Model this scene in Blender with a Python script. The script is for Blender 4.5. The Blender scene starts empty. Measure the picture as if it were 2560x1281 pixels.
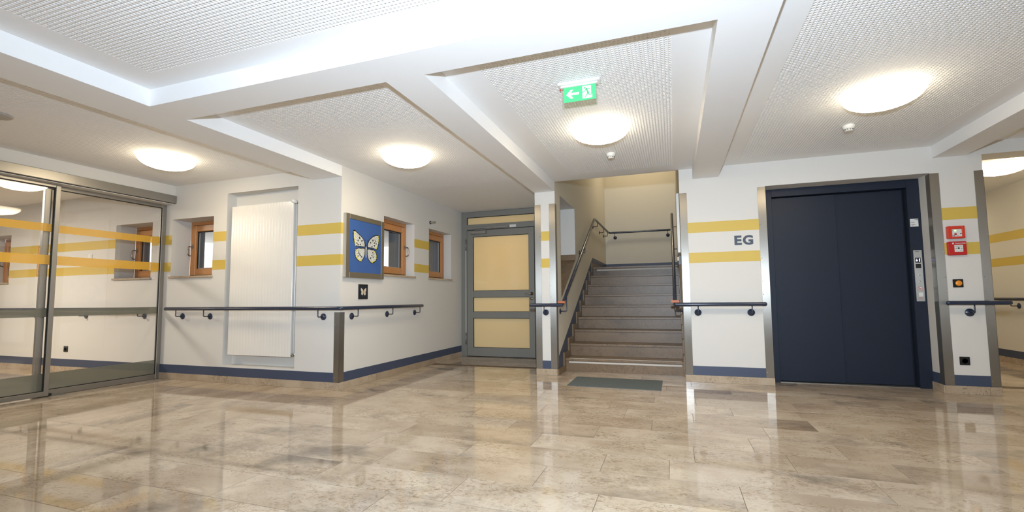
import bpy, math, random
import numpy as np
from mathutils import Vector, Matrix

random.seed(7)
SC = bpy.context.scene
COL = SC.collection

# ------------------------------------------------------------------ camera, world, exposure, area lights
FPX, CX, CY = 1161.49, 1280.0, 662.10
YAW, PITCH, ROLL = math.radians(19.0974), math.radians(4.2026), math.radians(-0.5738)
EYE = 0.95
fw = Vector((-math.sin(YAW) * math.cos(PITCH), math.cos(YAW) * math.cos(PITCH), math.sin(PITCH)))
rt = Vector((math.cos(YAW), math.sin(YAW), 0))
up = rt.cross(fw)
r2 = rt * math.cos(ROLL) + up * math.sin(ROLL)
u2 = up * math.cos(ROLL) - rt * math.sin(ROLL)
cam = bpy.data.cameras.new('camera')
cam.sensor_fit = 'HORIZONTAL'
cam.sensor_width = 36
cam.lens = FPX / 2560 * 36
cam.shift_x = 0
cam.shift_y = (CY - 640.5) / 2560
cam.clip_start = 0.05
cam_o = bpy.data.objects.new('camera', cam)
COL.objects.link(cam_o)
m = Matrix((r2, u2, -fw)).transposed().to_4x4()
m.translation = Vector((0, 0, EYE))
cam_o.matrix_world = m
SC.camera = cam_o

w = bpy.data.worlds.new('overcast_sky')
SC.world = w
w.use_nodes = True
w.node_tree.nodes['Background'].inputs[0].default_value = (1.0, 0.97, 0.91, 1)
w.node_tree.nodes['Background'].inputs[1].default_value = 1.7

SC.view_settings.view_transform = 'Standard'
SC.view_settings.look = 'None'
SC.view_settings.exposure = 0.10
SC.view_settings.gamma = 1.0
SC.view_settings.use_curve_mapping = False
try:
    SC.cycles.max_bounces = 8
    SC.cycles.diffuse_bounces = 4
    SC.cycles.glossy_bounces = 4
    SC.cycles.transparent_max_bounces = 12
    SC.cycles.adaptive_threshold = 0.03
    SC.cycles.caustics_reflective = False
    SC.cycles.caustics_refractive = False
    SC.cycles.sample_clamp_indirect = 6.0
except Exception:
    pass


def light(name, kind, loc, energy, color, size=1.0, size_y=None, rot=(0, 0, 0)):
    l = bpy.data.lights.new(name, kind)
    l.energy = energy
    l.color = color
    if kind == 'AREA':
        l.shape = 'RECTANGLE'
        l.size = size
        l.size_y = size_y or size
    else:
        l.shadow_soft_size = size
    o = bpy.data.objects.new(name, l)
    COL.objects.link(o)
    o.location = loc
    o.rotation_euler = rot
    return o


WARM = (1.0, 0.80, 0.52)
flash = light('camera_flash', 'SPOT', (0.0, -0.12, 1.25), 700, (0.68, 0.83, 1.0), 0.03, rot=(math.radians(90 + 18), 0, math.radians(14)))
flash.data.spot_size = math.radians(150)
flash.data.spot_blend = 1.0
light('hall_fill', 'AREA', (-0.5, -2.7, 1.6), 62, (0.84, 0.92, 1.0), 7.0, 1.6, (math.radians(90), 0, 0))  # added fill behind the camera, stands for no particular window or lamp
light('lobby_ceiling_light', 'AREA', (-8.3, 1.9, 2.38), 110, (1.0, 0.92, 0.78), 0.7)
light('stairwell_light', 'AREA', (-0.55, 9.2, 4.7), 23, (1.0, 0.86, 0.62), 0.5)
light('passage_fill', 'AREA', (3.6, 9.3, 2.38), 9, (1.0, 0.86, 0.62), 0.5)  # unseen fill, added to brighten the passage beyond its one bowl lamp
light('corridor_light', 'AREA', (-2.6, 8.3, 2.38), 42, (1.0, 0.80, 0.50), 0.5)

# ------------------------------------------------------------------ materials
MATS = {}


def new_mat(name):
    mt = bpy.data.materials.new(name)
    mt.use_nodes = True
    MATS[name] = mt
    nt = mt.node_tree
    return mt, nt, nt.nodes['Principled BSDF']


def pbr(name, col, rough=0.5, metal=0.0, bump=0.0, bscale=200, spec=0.5, vary=0.0, vscale=3.0, emit=None, es=0, aniso=0):
    mt, nt, b = new_mat(name)
    b.inputs['Base Color'].default_value = (*col, 1)
    b.inputs['Roughness'].default_value = rough
    b.inputs['Metallic'].default_value = metal
    b.inputs['Specular IOR Level'].default_value = spec
    if aniso:
        b.inputs['Anisotropic'].default_value = aniso
    if emit:
        b.inputs['Emission Color'].default_value = (*emit, 1)
        b.inputs['Emission Strength'].default_value = es
    tc = nt.nodes.new('ShaderNodeTexCoord')
    if vary:
        n = nt.nodes.new('ShaderNodeTexNoise')
        n.inputs['Scale'].default_value = vscale
        n.inputs['Detail'].default_value = 4
        nt.links.new(tc.outputs['Object'], n.inputs['Vector'])
        mx = nt.nodes.new('ShaderNodeMix')
        mx.data_type = 'RGBA'
        mx.inputs['A'].default_value = (*[c * (1 - vary) for c in col], 1)
        mx.inputs['B'].default_value = (*[min(1, c * (1 + vary)) for c in col], 1)
        nt.links.new(n.outputs['Fac'], mx.inputs['Factor'])
        nt.links.new(mx.outputs['Result'], b.inputs['Base Color'])
    if bump:
        n2 = nt.nodes.new('ShaderNodeTexNoise')
        n2.inputs['Scale'].default_value = bscale
        nt.links.new(tc.outputs['Object'], n2.inputs['Vector'])
        bp = nt.nodes.new('ShaderNodeBump')
        bp.inputs['Strength'].default_value = bump
        bp.inputs['Distance'].default_value = 0.002
        nt.links.new(n2.outputs['Fac'], bp.inputs['Height'])
        nt.links.new(bp.outputs['Normal'], b.inputs['Normal'])
    return mt


def glass_mat(name, tint=(1, 1, 1), film=None, film_mix=0.0, gloss=0.02, r0=0.045):
    """a thin pane: mirror reflection by angle over clear (or filmed) glass"""
    mt, nt, b = new_mat(name)
    nt.nodes.remove(b)
    out = nt.nodes['Material Output']
    lw = nt.nodes.new('ShaderNodeLayerWeight')
    lw.inputs[0].default_value = 0.5
    p = nt.nodes.new('ShaderNodeMath'); p.operation = 'POWER'; p.inputs[1].default_value = 5
    nt.links.new(lw.outputs['Facing'], p.inputs[0])
    ma = nt.nodes.new('ShaderNodeMath'); ma.operation = 'MULTIPLY_ADD'
    ma.inputs[1].default_value = 0.95; ma.inputs[2].default_value = r0
    nt.links.new(p.outputs[0], ma.inputs[0])
    tr = nt.nodes.new('ShaderNodeBsdfTransparent')
    tr.inputs[0].default_value = (*tint, 1)
    gl = nt.nodes.new('ShaderNodeBsdfGlossy')
    gl.inputs['Roughness'].default_value = gloss
    body = tr.outputs[0]
    if film:
        df = nt.nodes.new('ShaderNodeBsdfDiffuse'); df.inputs[0].default_value = (*film, 1)
        tl = nt.nodes.new('ShaderNodeBsdfTranslucent'); tl.inputs[0].default_value = (*film, 1)
        m1 = nt.nodes.new('ShaderNodeMixShader'); m1.inputs[0].default_value = 0.4
        nt.links.new(df.outputs[0], m1.inputs[1]); nt.links.new(tl.outputs[0], m1.inputs[2])
        m2 = nt.nodes.new('ShaderNodeMixShader'); m2.inputs[0].default_value = film_mix
        nt.links.new(tr.outputs[0], m2.inputs[1]); nt.links.new(m1.outputs[0], m2.inputs[2])
        body = m2.outputs[0]
    mx = nt.nodes.new('ShaderNodeMixShader')
    nt.links.new(ma.outputs[0], mx.inputs[0])
    nt.links.new(body, mx.inputs[1]); nt.links.new(gl.outputs[0], mx.inputs[2])
    nt.links.new(mx.outputs[0], out.inputs[0])
    return mt


def stone(name, light_c, dark_c, grey_c, rough, stretch=(1.05, 1.6, 1.6), seedy=True, tone=0.25, speck=0.5):
    """polished shell limestone: clouded beige, drawn-out darker veins, small fossils"""
    mt, nt, b = new_mat(name)
    N, L = nt.nodes, nt.links
    tc = N.new('ShaderNodeTexCoord')
    oi = N.new('ShaderNodeObjectInfo')
    sh = N.new('ShaderNodeVectorMath'); sh.operation = 'SCALE'
    cmb = N.new('ShaderNodeCombineXYZ')
    for k in range(3):
        mu = N.new('ShaderNodeMath'); mu.operation = 'MULTIPLY'; mu.inputs[1].default_value = (37.0, 91.0, 13.0)[k]
        L.new(oi.outputs['Random'], mu.inputs[0]); L.new(mu.outputs[0], cmb.inputs[k])
    add = N.new('ShaderNodeVectorMath'); add.operation = 'ADD'
    mp = N.new('ShaderNodeMapping'); mp.inputs['Scale'].default_value = stretch
    L.new(tc.outputs['Object'], mp.inputs['Vector'])
    L.new(mp.outputs[0], add.inputs[0]); L.new(cmb.outputs[0], add.inputs[1])
    V = add.outputs[0]

    def noise(scale, detail=5, rough_=0.6, dist=0.0):
        n = N.new('ShaderNodeTexNoise')
        n.inputs['Scale'].default_value = scale; n.inputs['Detail'].default_value = detail
        n.inputs['Roughness'].default_value = rough_; n.inputs['Distortion'].default_value = dist
        L.new(V, n.inputs['Vector'])
        return n.outputs['Fac']

    def ramp(f, a, bb):
        r = N.new('ShaderNodeMapRange')
        r.inputs['From Min'].default_value = a; r.inputs['From Max'].default_value = bb
        L.new(f, r.inputs['Value'])
        return r.outputs['Result']

    def mul(a, bb):
        r = N.new('ShaderNodeMath'); r.operation = 'MULTIPLY'
        L.new(a, r.inputs[0])
        if isinstance(bb, float):
            r.inputs[1].default_value = bb
        else:
            L.new(bb, r.inputs[1])
        return r.outputs[0]

    def mix(f, a, bb):
        x = N.new('ShaderNodeMix'); x.data_type = 'RGBA'
        if isinstance(f, float):
            x.inputs['Factor'].default_value = f
        else:
            L.new(f, x.inputs['Factor'])
        for s, v in (('A', a), ('B', bb)):
            if isinstance(v, tuple):
                x.inputs[s].default_value = (*v, 1)
            else:
                L.new(v, x.inputs[s])
        return x.outputs['Result']
    cloud = ramp(noise(2.2, 4, 0.55, 0.3), 0.40, 0.68)
    c = mix(mul(cloud, 0.45), light_c, dark_c)
    # one slab in a few is browner or greyer as a whole
    rr = ramp(oi.outputs['Random'], 0.0, 1.0)
    pw = N.new('ShaderNodeMath'); pw.operation = 'POWER'; pw.inputs[1].default_value = 2.2
    L.new(rr, pw.inputs[0])
    c = mix(mul(pw.outputs[0], tone), c, dark_c)
    # fields of drawn-out veins
    field = ramp(noise(1.6, 4, 0.55), 0.44, 0.58)
    vein = ramp(noise(24.0, 9, 0.8, 0.7), 0.50, 0.64)
    c = mix(mul(mul(vein, field), 0.95), c, dark_c)
    vein2 = ramp(noise(30.0, 7, 0.75, 1.6), 0.55, 0.64)
    f2 = ramp(noise(2.7, 3, 0.5, 0.5), 0.50, 0.62)
    c = mix(mul(mul(vein2, f2), 0.85), c, grey_c)
    g = ramp(noise(1.3, 5, 0.65, 0.3), 0.56, 0.70)
    c = mix(mul(g, speck), c, grey_c)
    gr = ramp(noise(55.0, 6, 0.8, 0.5), 0.50, 0.60)
    f3 = ramp(noise(3.4, 6, 0.65, 0.4), 0.48, 0.60)
    c = mix(mul(mul(gr, f3), 0.75), c, dark_c)
    spots = ramp(noise(26.0, 3, 0.6, 2.0), 0.70, 0.745)
    c = mix(mul(spots, 0.75), c, grey_c)
    fine = ramp(noise(90.0, 4, 0.7), 0.35, 0.75)
    c = mix(mul(fine, 0.10), c, dark_c)
    L.new(c, b.inputs['Base Color'])
    b.inputs['Roughness'].default_value = rough
    b.inputs['Specular IOR Level'].default_value = 0.5
    return mt


WALL = pbr('wall_paint', (0.68, 0.66, 0.625), 0.65, bump=0.10, bscale=260)
WALLW = pbr('stairwell_paint', (0.68, 0.64, 0.55), 0.7, bump=0.10, bscale=260)
CEIL = pbr('ceiling_paint', (0.85, 0.845, 0.84), 0.8)
HOLEB = pbr('acoustic_fleece', (0.75, 0.75, 0.74), 0.9)
YEL = pbr('yellow_paint', (0.62, 0.44, 0.085), 0.55)
BLUEB = pbr('blue_paint', (0.050, 0.066, 0.115), 0.45)
RAILB = pbr('rail_blue_coating', (0.022, 0.032, 0.062), 0.22, spec=0.6)
LIFTB = pbr('lift_blue_enamel', (0.014, 0.020, 0.036), 0.42, bump=0.02, bscale=500, spec=0.28)
LIFTD = pbr('lift_dark_gap', (0.01, 0.012, 0.018), 0.5)
GREYF = pbr('grey_door_coating', (0.21, 0.205, 0.185), 0.42)
ALU = pbr('anodised_aluminium', (0.33, 0.315, 0.29), 0.38, metal=0.85)
BLACK = pbr('black_plastic', (0.008, 0.008, 0.008), 0.35)
RUB = pbr('black_rubber', (0.01, 0.01, 0.01), 0.7)
WHITEP = pbr('white_plastic', (0.78, 0.77, 0.73), 0.35)
RADI = pbr('radiator_enamel', (0.80, 0.775, 0.73), 0.22)
CHROME = pbr('chrome', (0.6, 0.58, 0.55), 0.15, metal=1)
HANDLE = pbr('brushed_handle_metal', (0.35, 0.31, 0.27), 0.3, metal=1)
REDP = pbr('red_plastic', (0.50, 0.020, 0.022), 0.35)
REDO = pbr('orange_red_plastic', (0.62, 0.045, 0.022), 0.35)
LBL = pbr('label_white', (0.7, 0.7, 0.68), 0.45)
PRINT = pbr('print_black', (0.02, 0.02, 0.02), 0.6)
ORANGE = pbr('orange_button', (0.85, 0.30, 0.03), 0.25)
RUST = pbr('reddish_end_block', (0.42, 0.13, 0.05), 0.5)
LETTER = pbr('letter_blue_grey', (0.045, 0.062, 0.10), 0.5)
MATG = pbr('rubber_mat_grey', (0.095, 0.115, 0.12), 0.75, bump=0.4, bscale=90, vary=0.12, vscale=40)
GROUT = pbr('grout', (0.13, 0.09, 0.055), 0.8)
PBLUE = pbr('picture_blue', (0.045, 0.12, 0.36), 0.3, vary=0.10, vscale=2)
PBLACK = pbr('picture_black', (0.012, 0.012, 0.012), 0.35)
PWHITE = pbr('picture_white', (0.72, 0.74, 0.70), 0.35)
PYEL = pbr('picture_yellow', (0.75, 0.70, 0.06), 0.35)
PCREAM = pbr('picture_cream', (0.62, 0.52, 0.40), 0.4)
FRAMEC = pbr('champagne_frame', (0.30, 0.26, 0.19), 0.38, metal=0.7)
SIDEC = pbr('frame_side_silver', (0.5, 0.47, 0.42), 0.4, metal=0.3)
EXTG = pbr('outside_render_grey', (0.20, 0.20, 0.21), 0.85)
SPACER = pbr('glass_edge_grey', (0.42, 0.42, 0.42), 0.5)
GREEN = pbr('exit_green', (0.05, 0.42, 0.16), 0.4, emit=(0.12, 0.60, 0.26), es=0.38)
EXWH = pbr('exit_white', (0.8, 0.8, 0.8), 0.4, emit=(0.95, 1, 0.97), es=0.5)
DISP = pbr('display_digits', (0.3, 0.3, 0.9), 0.4, emit=(0.45, 0.50, 1.0), es=5)
LED = pbr('green_led', (0.1, 0.8, 0.1), 0.4, emit=(0.25, 1.0, 0.15), es=4)
NOSE = pbr('pale_nosing_strip', (0.62, 0.58, 0.52), 0.6)
ANTI = pbr('dark_antislip_strip', (0.015, 0.013, 0.012), 0.7)
OPAL = pbr('opal_glass_lit', (0.9, 0.9, 0.88), 0.3, emit=(1.0, 0.84, 0.59), es=21.5)
nt_ = OPAL.node_tree
tc_ = nt_.nodes.new('ShaderNodeTexCoord'); sx_ = nt_.nodes.new('ShaderNodeSeparateXYZ'); mr_ = nt_.nodes.new('ShaderNodeMapRange')
nt_.links.new(tc_.outputs['Generated'], sx_.inputs[0]); nt_.links.new(sx_.outputs['Z'], mr_.inputs['Value'])
mr_.inputs['From Min'].default_value = 0.25; mr_.inputs['From Max'].default_value = 1.0
mr_.inputs['To Min'].default_value = 28.0; mr_.inputs['To Max'].default_value = 5.0
nt_.links.new(mr_.outputs['Result'], nt_.nodes['Principled BSDF'].inputs['Emission Strength'])
GLASS = glass_mat('clear_glass', r0=0.085)
WGLASS = glass_mat('window_glass', tint=(0.92, 0.94, 0.95))
SHEET = glass_mat('acrylic_sheet', tint=(0.93, 0.97, 0.94), r0=0.06)
FROST = glass_mat('frosted_film', film=(0.17, 0.175, 0.145), film_mix=0.93, gloss=0.12, r0=0.05)
FILMY = glass_mat('yellow_film', film=(0.80, 0.47, 0.07), film_mix=0.90, gloss=0.04, r0=0.05)
TAN = glass_mat('amber_frosted_glass', film=(0.90, 0.77, 0.48), film_mix=1.0, gloss=0.10, r0=0.045)
TILE = stone('floor_limestone', (0.59, 0.49, 0.375), (0.25, 0.165, 0.092), (0.085, 0.07, 0.056), 0.05, tone=0.36, speck=0.6)
SKIRT = stone('skirting_limestone', (0.50, 0.40, 0.29), (0.26, 0.18, 0.11), (0.09, 0.075, 0.06), 0.22, (1.2, 1.2, 1.2), tone=0.4, speck=0.2)
STEP = stone('stair_limestone_dimmed', (0.245, 0.160, 0.088), (0.105, 0.066, 0.034), (0.05, 0.040, 0.032), 0.38, (0.9, 1.2, 1.2), tone=0.35, speck=0.7)  # same stone as the floor, the stairs' lower light put into its colour


def wood(name, c1, c2, axis):
    mt, nt, b = new_mat(name)
    N, L = nt.nodes, nt.links
    tc = N.new('ShaderNodeTexCoord')
    mp = N.new('ShaderNodeMapping')
    s = [28, 28, 28]
    s[axis] = 1.6
    mp.inputs['Scale'].default_value = s
    n = N.new('ShaderNodeTexNoise'); n.inputs['Scale'].default_value = 1.0; n.inputs['Detail'].default_value = 6
    n.inputs['Distortion'].default_value = 0.6
    L.new(tc.outputs['Object'], mp.inputs['Vector']); L.new(mp.outputs[0], n.inputs['Vector'])
    x = N.new('ShaderNodeMix'); x.data_type = 'RGBA'
    x.inputs['A'].default_value = (*c1, 1); x.inputs['B'].default_value = (*c2, 1)
    L.new(n.outputs['Fac'], x.inputs['Factor']); L.new(x.outputs['Result'], b.inputs['Base Color'])
    b.inputs['Roughness'].default_value = 0.35
    return mt


WOODV = wood('larch_wood_upright', (0.62, 0.29, 0.10), (0.42, 0.165, 0.05), 2)
WOODX = wood('larch_wood_across', (0.62, 0.29, 0.10), (0.42, 0.165, 0.05), 0)


def steel_mat():
    mt, nt, b = new_mat('brushed_stainless_steel')
    N, L = nt.nodes, nt.links
    b.inputs['Base Color'].default_value = (0.31, 0.285, 0.25, 1)
    b.inputs['Metallic'].default_value = 1
    b.inputs['Roughness'].default_value = 0.34
    tc = N.new('ShaderNodeTexCoord')
    mp = N.new('ShaderNodeMapping'); mp.inputs['Scale'].default_value = (420, 420, 3)
    n = N.new('ShaderNodeTexNoise'); n.inputs['Scale'].default_value = 1.0; n.inputs['Detail'].default_value = 3
    L.new(tc.outputs['Object'], mp.inputs['Vector']); L.new(mp.outputs[0], n.inputs['Vector'])
    tg = N.new('ShaderNodeTangent'); tg.direction_type = 'RADIAL'; tg.axis = 'Z'
    L.new(tg.outputs['Tangent'], b.inputs['Tangent'])
    b.inputs['Anisotropic'].default_value = 0.85
    r = N.new('ShaderNodeMapRange'); r.inputs['To Min'].default_value = 0.30; r.inputs['To Max'].default_value = 0.40
    L.new(n.outputs['Fac'], r.inputs['Value']); L.new(r.outputs['Result'], b.inputs['Roughness'])
    return mt


STEEL = steel_mat()


# ------------------------------------------------------------------ mesh builder
class MB:
    def __init__(self, T=None):
        self.v, self.f, self.mi, self.mats, self.sm = [], [], [], [], []
        self.T = T
        self.cur = 0

    def mat(self, m_):
        if m_ not in self.mats:
            self.mats.append(m_)
        self.cur = self.mats.index(m_)
        return self

    def add(self, vs, fs, smooth=False):
        b = len(self.v)
        self.v += [tuple(self.T(p)) if self.T else tuple(p) for p in vs]
        for f in fs:
            self.f.append([b + i for i in f]); self.mi.append(self.cur); self.sm.append(smooth)
        return self

    def box(self, x0, x1, y0, y1, z0, z1, bev=0.0):
        if bev <= 0:
            vs = [(x, y, z) for z in (z0, z1) for y in (y0, y1) for x in (x0, x1)]
            self.add(vs, [(0, 2, 3, 1), (4, 5, 7, 6), (0, 1, 5, 4), (2, 6, 7, 3), (0, 4, 6, 2), (1, 3, 7, 5)])
            return self
        c = ((x0 + x1) / 2, (y0 + y1) / 2, (z0 + z1) / 2)
        h = (abs(x1 - x0) / 2, abs(y1 - y0) / 2, abs(z1 - z0) / 2)
        bev = min(bev, 0.49 * min(h) * 2)
        vs = []
        idx = {}
        for sx in (-1, 1):
            for sy in (-1, 1):
                for sz in (-1, 1):
                    s = (sx, sy, sz)
                    for ax in range(3):
                        p = [c[i] + s[i] * (h[i] - (bev if i != ax else 0)) for i in range(3)]
                        idx[(s, ax)] = len(vs); vs.append(p)
        fs = []
        for ax in range(3):
            a, b = [i for i in range(3) if i != ax]
            for sg in (-1, 1):
                q = []
                for (ua, ub) in ((-1, -1), (1, -1), (1, 1), (-1, 1)):
                    s = [0, 0, 0]; s[ax] = sg; s[a] = ua; s[b] = ub
                    q.append(idx[(tuple(s), ax)])
                fs.append(q)
        for ax in range(3):
            a, b = [i for i in range(3) if i != ax]
            for sa in (-1, 1):
                for sb in (-1, 1):
                    s0 = [0, 0, 0]; s0[a] = sa; s0[b] = sb
                    s1 = list(s0); s0[ax] = -1; s1[ax] = 1
                    fs.append([idx[(tuple(s0), a)], idx[(tuple(s1), a)], idx[(tuple(s1), b)], idx[(tuple(s0), b)]])
        for sx in (-1, 1):
            for sy in (-1, 1):
                for sz in (-1, 1):
                    s = (sx, sy, sz)
                    fs.append([idx[(s, 0)], idx[(s, 1)], idx[(s, 2)]])
        self.add(vs, fs)
        return self

    def quad(self, a, b, c, d):
        self.add([a, b, c, d], [(0, 1, 2, 3)])
        return self

    def poly(self, pts):
        self.add(pts, [tuple(range(len(pts)))])
        return self

    def prism(self, pts, off):
        """pts: planar outline; off: extrusion vector"""
        n = len(pts)
        q = [tuple(p[i] + off[i] for i in range(3)) for p in pts]
        self.add(list(pts) + q, [tuple(range(n))[::-1], tuple(range(n, 2 * n))] + [(i, (i + 1) % n, n + (i + 1) % n, n + i) for i in range(n)])
        return self

    def tube(self, path, r, n=14, closed_ends=True, round_end=True):
        P = [Vector(p) for p in path]
        rings = []
        t0 = (P[1] - P[0]).normalized()
        ref = Vector((0, 0, 1)) if abs(t0.z) < 0.9 else Vector((1, 0, 0))
        nrm = (ref - t0 * ref.dot(t0)).normalized()
        pr = t0
        pts = []
        if round_end:
            for k in (0.0, 0.35, 0.75):
                pts.append((P[0] - t0 * r * (1 - k) * 0.9, t0, r * math.sqrt(max(0.02, 1 - (1 - k) ** 2))))
        for i, p in enumerate(P):
            if i == 0:
                t = t0; sc = 1
            elif i == len(P) - 1:
                t = (P[i] - P[i - 1]).normalized(); sc = 1
            else:
                a = (P[i] - P[i - 1]).normalized(); b = (P[i + 1] - P[i]).normalized()
                t = (a + b).normalized(); sc = 1
            pts.append((p, t, r))
        if round_end:
            tl = (P[-1] - P[-2]).normalized()
            for k in (0.75, 0.35, 0.0):
                pts.append((P[-1] + tl * r * (1 - k) * 0.9, tl, r * math.sqrt(max(0.02, 1 - (1 - k) ** 2))))
        vs = []
        for p, t, rr in pts:
            ax = pr.cross(t)
            if ax.length > 1e-6:
                nrm = Matrix.Rotation(pr.angle(t), 3, ax.normalized()) @ nrm
            pr = t
            b = t.cross(nrm).normalized()
            for k in range(n):
                a = 2 * math.pi * k / n
                vs.append(p + nrm * (rr * math.cos(a)) + b * (rr * math.sin(a)))
        m_ = len(pts)
        fs = [(i * n + k, i * n + (k + 1) % n, (i + 1) * n + (k + 1) % n, (i + 1) * n + k) for i in range(m_ - 1) for k in range(n)]
        self.add(vs, fs, True)
        b0 = len(self.v) - len(vs)
        self.f.append([b0 + k for k in range(n)][::-1]); self.mi.append(self.cur); self.sm.append(False)
        self.f.append([b0 + (m_ - 1) * n + k for k in range(n)]); self.mi.append(self.cur); self.sm.append(False)
        return self

    def lathe(self, c, prof, axis=(0, 0, 1), n=24, cap=True):
        """prof: (radius, height along axis)"""
        ax = Vector(axis).normalized()
        ref = Vector((1, 0, 0)) if abs(ax.x) < 0.9 else Vector((0, 1, 0))
        a1 = (ref - ax * ref.dot(ax)).normalized(); a2 = ax.cross(a1)
        vs = []
        for r, h in prof:
            for k in range(n):
                t = 2 * math.pi * k / n
                vs.append(Vector(c) + ax * h + a1 * (r * math.cos(t)) + a2 * (r * math.sin(t)))
        m_ = len(prof)
        self.add(vs, [(i * n + k, i * n + (k + 1) % n, (i + 1) * n + (k + 1) % n, (i + 1) * n + k) for i in range(m_ - 1) for k in range(n)], True)
        if cap:
            b0 = len(self.v) - len(vs)
            self.f.append([b0 + k for k in range(n)][::-1]); self.mi.append(self.cur); self.sm.append(False)
            self.f.append([b0 + (m_ - 1) * n + k for k in range(n)]); self.mi.append(self.cur); self.sm.append(False)
        return self

    def build(self, name, parent=None, mat=None, origin=None, stuff=False):
        V = self.v
        if origin is None:
            lo = [min(p[i] for p in V) for i in range(3)]; hi = [max(p[i] for p in V) for i in range(3)]
            origin = ((lo[0] + hi[0]) / 2, (lo[1] + hi[1]) / 2, (lo[2] + hi[2]) / 2)
        me = bpy.data.meshes.new(name)
        me.from_pydata([(p[0] - origin[0], p[1] - origin[1], p[2] - origin[2]) for p in V], [], self.f)
        mats = self.mats or [mat]
        if mat is not None and self.mats == []:
            mats = [mat]
        for mt in mats:
            me.materials.append(mt)
        me.polygons.foreach_set('material_index', self.mi)
        me.polygons.foreach_set('use_smooth', self.sm)
        me.update()
        o = bpy.data.objects.new(name, me)
        COL.objects.link(o)
        place(o, origin, parent)
        if stuff:
            o['kind'] = 'stuff'
        return o


WLOC = {}


def place(o, loc, parent):
    WLOC[o.name] = tuple(loc)
    if parent is not None:
        pl = WLOC[parent.name]
        o.parent = parent
        o.location = (loc[0] - pl[0], loc[1] - pl[1], loc[2] - pl[2])
    else:
        o.location = loc


def thing(name, loc, label, cat, group=None):
    o = bpy.data.objects.new(name, None)
    COL.objects.link(o)
    o.empty_display_size = 0.05
    place(o, loc, None)
    o['label'] = label; o['category'] = cat
    if group:
        o['group'] = group
    return o


def tag(o, label, cat, group=None):
    o['label'] = label; o['category'] = cat
    if group:
        o['group'] = group
    return o


def struct(o, label=None, cat=None):
    o['kind'] = 'structure'
    if label:
        o['label'] = label
    if cat:
        o['category'] = cat
    return o


def node(name, loc, label=None, cat=None):
    o = bpy.data.objects.new(name, None)
    COL.objects.link(o)
    o.empty_display_size = 0.05
    place(o, loc, None)
    return struct(o, label, cat)


def text(name, body, size, loc, rot, mt, parent, sx=1.0, bold=0.0, align='CENTER'):
    cu = bpy.data.curves.new(name, 'FONT')
    cu.body = body; cu.size = size; cu.align_x = align; cu.align_y = 'CENTER'; cu.offset = bold
    cu.resolution_u = 3
    tmp = bpy.data.objects.new(name + '_tmp', cu)
    COL.objects.link(tmp)
    dg = bpy.context.evaluated_depsgraph_get()
    me = bpy.data.meshes.new_from_object(tmp.evaluated_get(dg))
    bpy.data.objects.remove(tmp)
    R = Matrix.Rotation(rot[2], 3, 'Z') @ Matrix.Rotation(rot[0], 3, 'X')
    for v in me.vertices:
        v.co = R @ Vector((v.co.x * sx, v.co.y, 0))
    me.materials.clear(); me.materials.append(mt)
    o = bpy.data.objects.new(name, me)
    COL.objects.link(o)
    place(o, loc, parent)
    return o


FRONT = (math.radians(90), 0, 0)            # reads from -Y
SIDE = (math.radians(90), 0, math.radians(90))   # on the wall facing +X

# ------------------------------------------------------------------ the plan (metres)
F, R, D, W1 = 5.664, 4.124, 7.159, -3.390
ZB, ZC = 2.307, 2.428
CL, CR, PL, PR = -1.646, -1.381, 0.102, 0.988
LR, RR = 2.445, 2.863
B1L, B1R, B2L, B2R, B3L, B3R = -1.650, -1.382, 0.250, 0.523, 2.478, 2.741
B0L = -3.775
T1, T2 = 2.141, 2.399
XR = 4.35
XL = -11.0
YB = -3.0
SK, BT = 0.078, 0.179
Y1, Y2, Y3, Y4 = 1.336, 1.452, 1.680, 1.799
LAND, YK = 1.503, 10.33
ZTOP = 5.0


def wall_holes(mb, T, u0, u1, z0, z1, holes, mt):
    """a wall face at local depth 0 with openings; every opening gets its reveals (and a back when asked)"""
    us = sorted({u0, u1, *[h[0] for h in holes], *[h[1] for h in holes]})
    zs = sorted({z0, z1, *[h[2] for h in holes], *[h[3] for h in holes]})
    mb.T = T
    mb.mat(mt)
    for a, b in zip(us, us[1:]):
        for c, d in zip(zs, zs[1:]):
            uc, zc = (a + b) / 2, (c + d) / 2
            if any(h[0] < uc < h[1] and h[2] < zc < h[3] for h in holes):
                continue
            mb.quad((a, 0, c), (b, 0, c), (b, 0, d), (a, 0, d))
    for h in holes:
        a, b, c, d, dep, back = h
        mb.mat(mt)
        mb.quad((a, 0, c), (a, dep, c), (a, dep, d), (a, 0, d))
        mb.quad((b, 0, c), (b, 0, d), (b, dep, d), (b, dep, c))
        mb.quad((a, 0, d), (a, dep, d), (b, dep, d), (b, 0, d))
        mb.quad((a, 0, c), (b, 0, c), (b, dep, c), (a, dep, c))
        if back:
            mb.quad((a, dep, c), (b, dep, c), (b, dep, d), (a, dep, d))
    return mb


TR = lambda p: (p[0], R + p[1], p[2])
TW = lambda p: (W1 - p[1], p[0], p[2])
TFr = lambda p: (p[0], F + p[1], p[2])

# ------------------------------------------------------------------ floor: base and stone slabs
floor_o = MB().mat(GROUT).box(XL, XR + 0.4, YB, 11.0, -0.15, -0.0006).build('floor')
struct(floor_o)
TILES = []          # (x0,x1,y0,y1, along 'x' or 'y')
known = {-1: [-2.185], 0: [-1.068, -0.374], 1: [-1.695, -0.711, 0.279], 2: [-0.415, -0.054, 0.930], 3: [-1.888, -0.905, 0.085, 0.60, 1.125],
         4: [-2.52, -0.548, 0.438, 0.93], 5: [-0.872, -0.185], 6: [-0.406, 0.113], 7: [-0.565, 0.421, 0.91], 8: [-0.695, -0.20, 0.157],
         9: [-0.90], 10: [-1.65], 12: [-0.39]}


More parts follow.
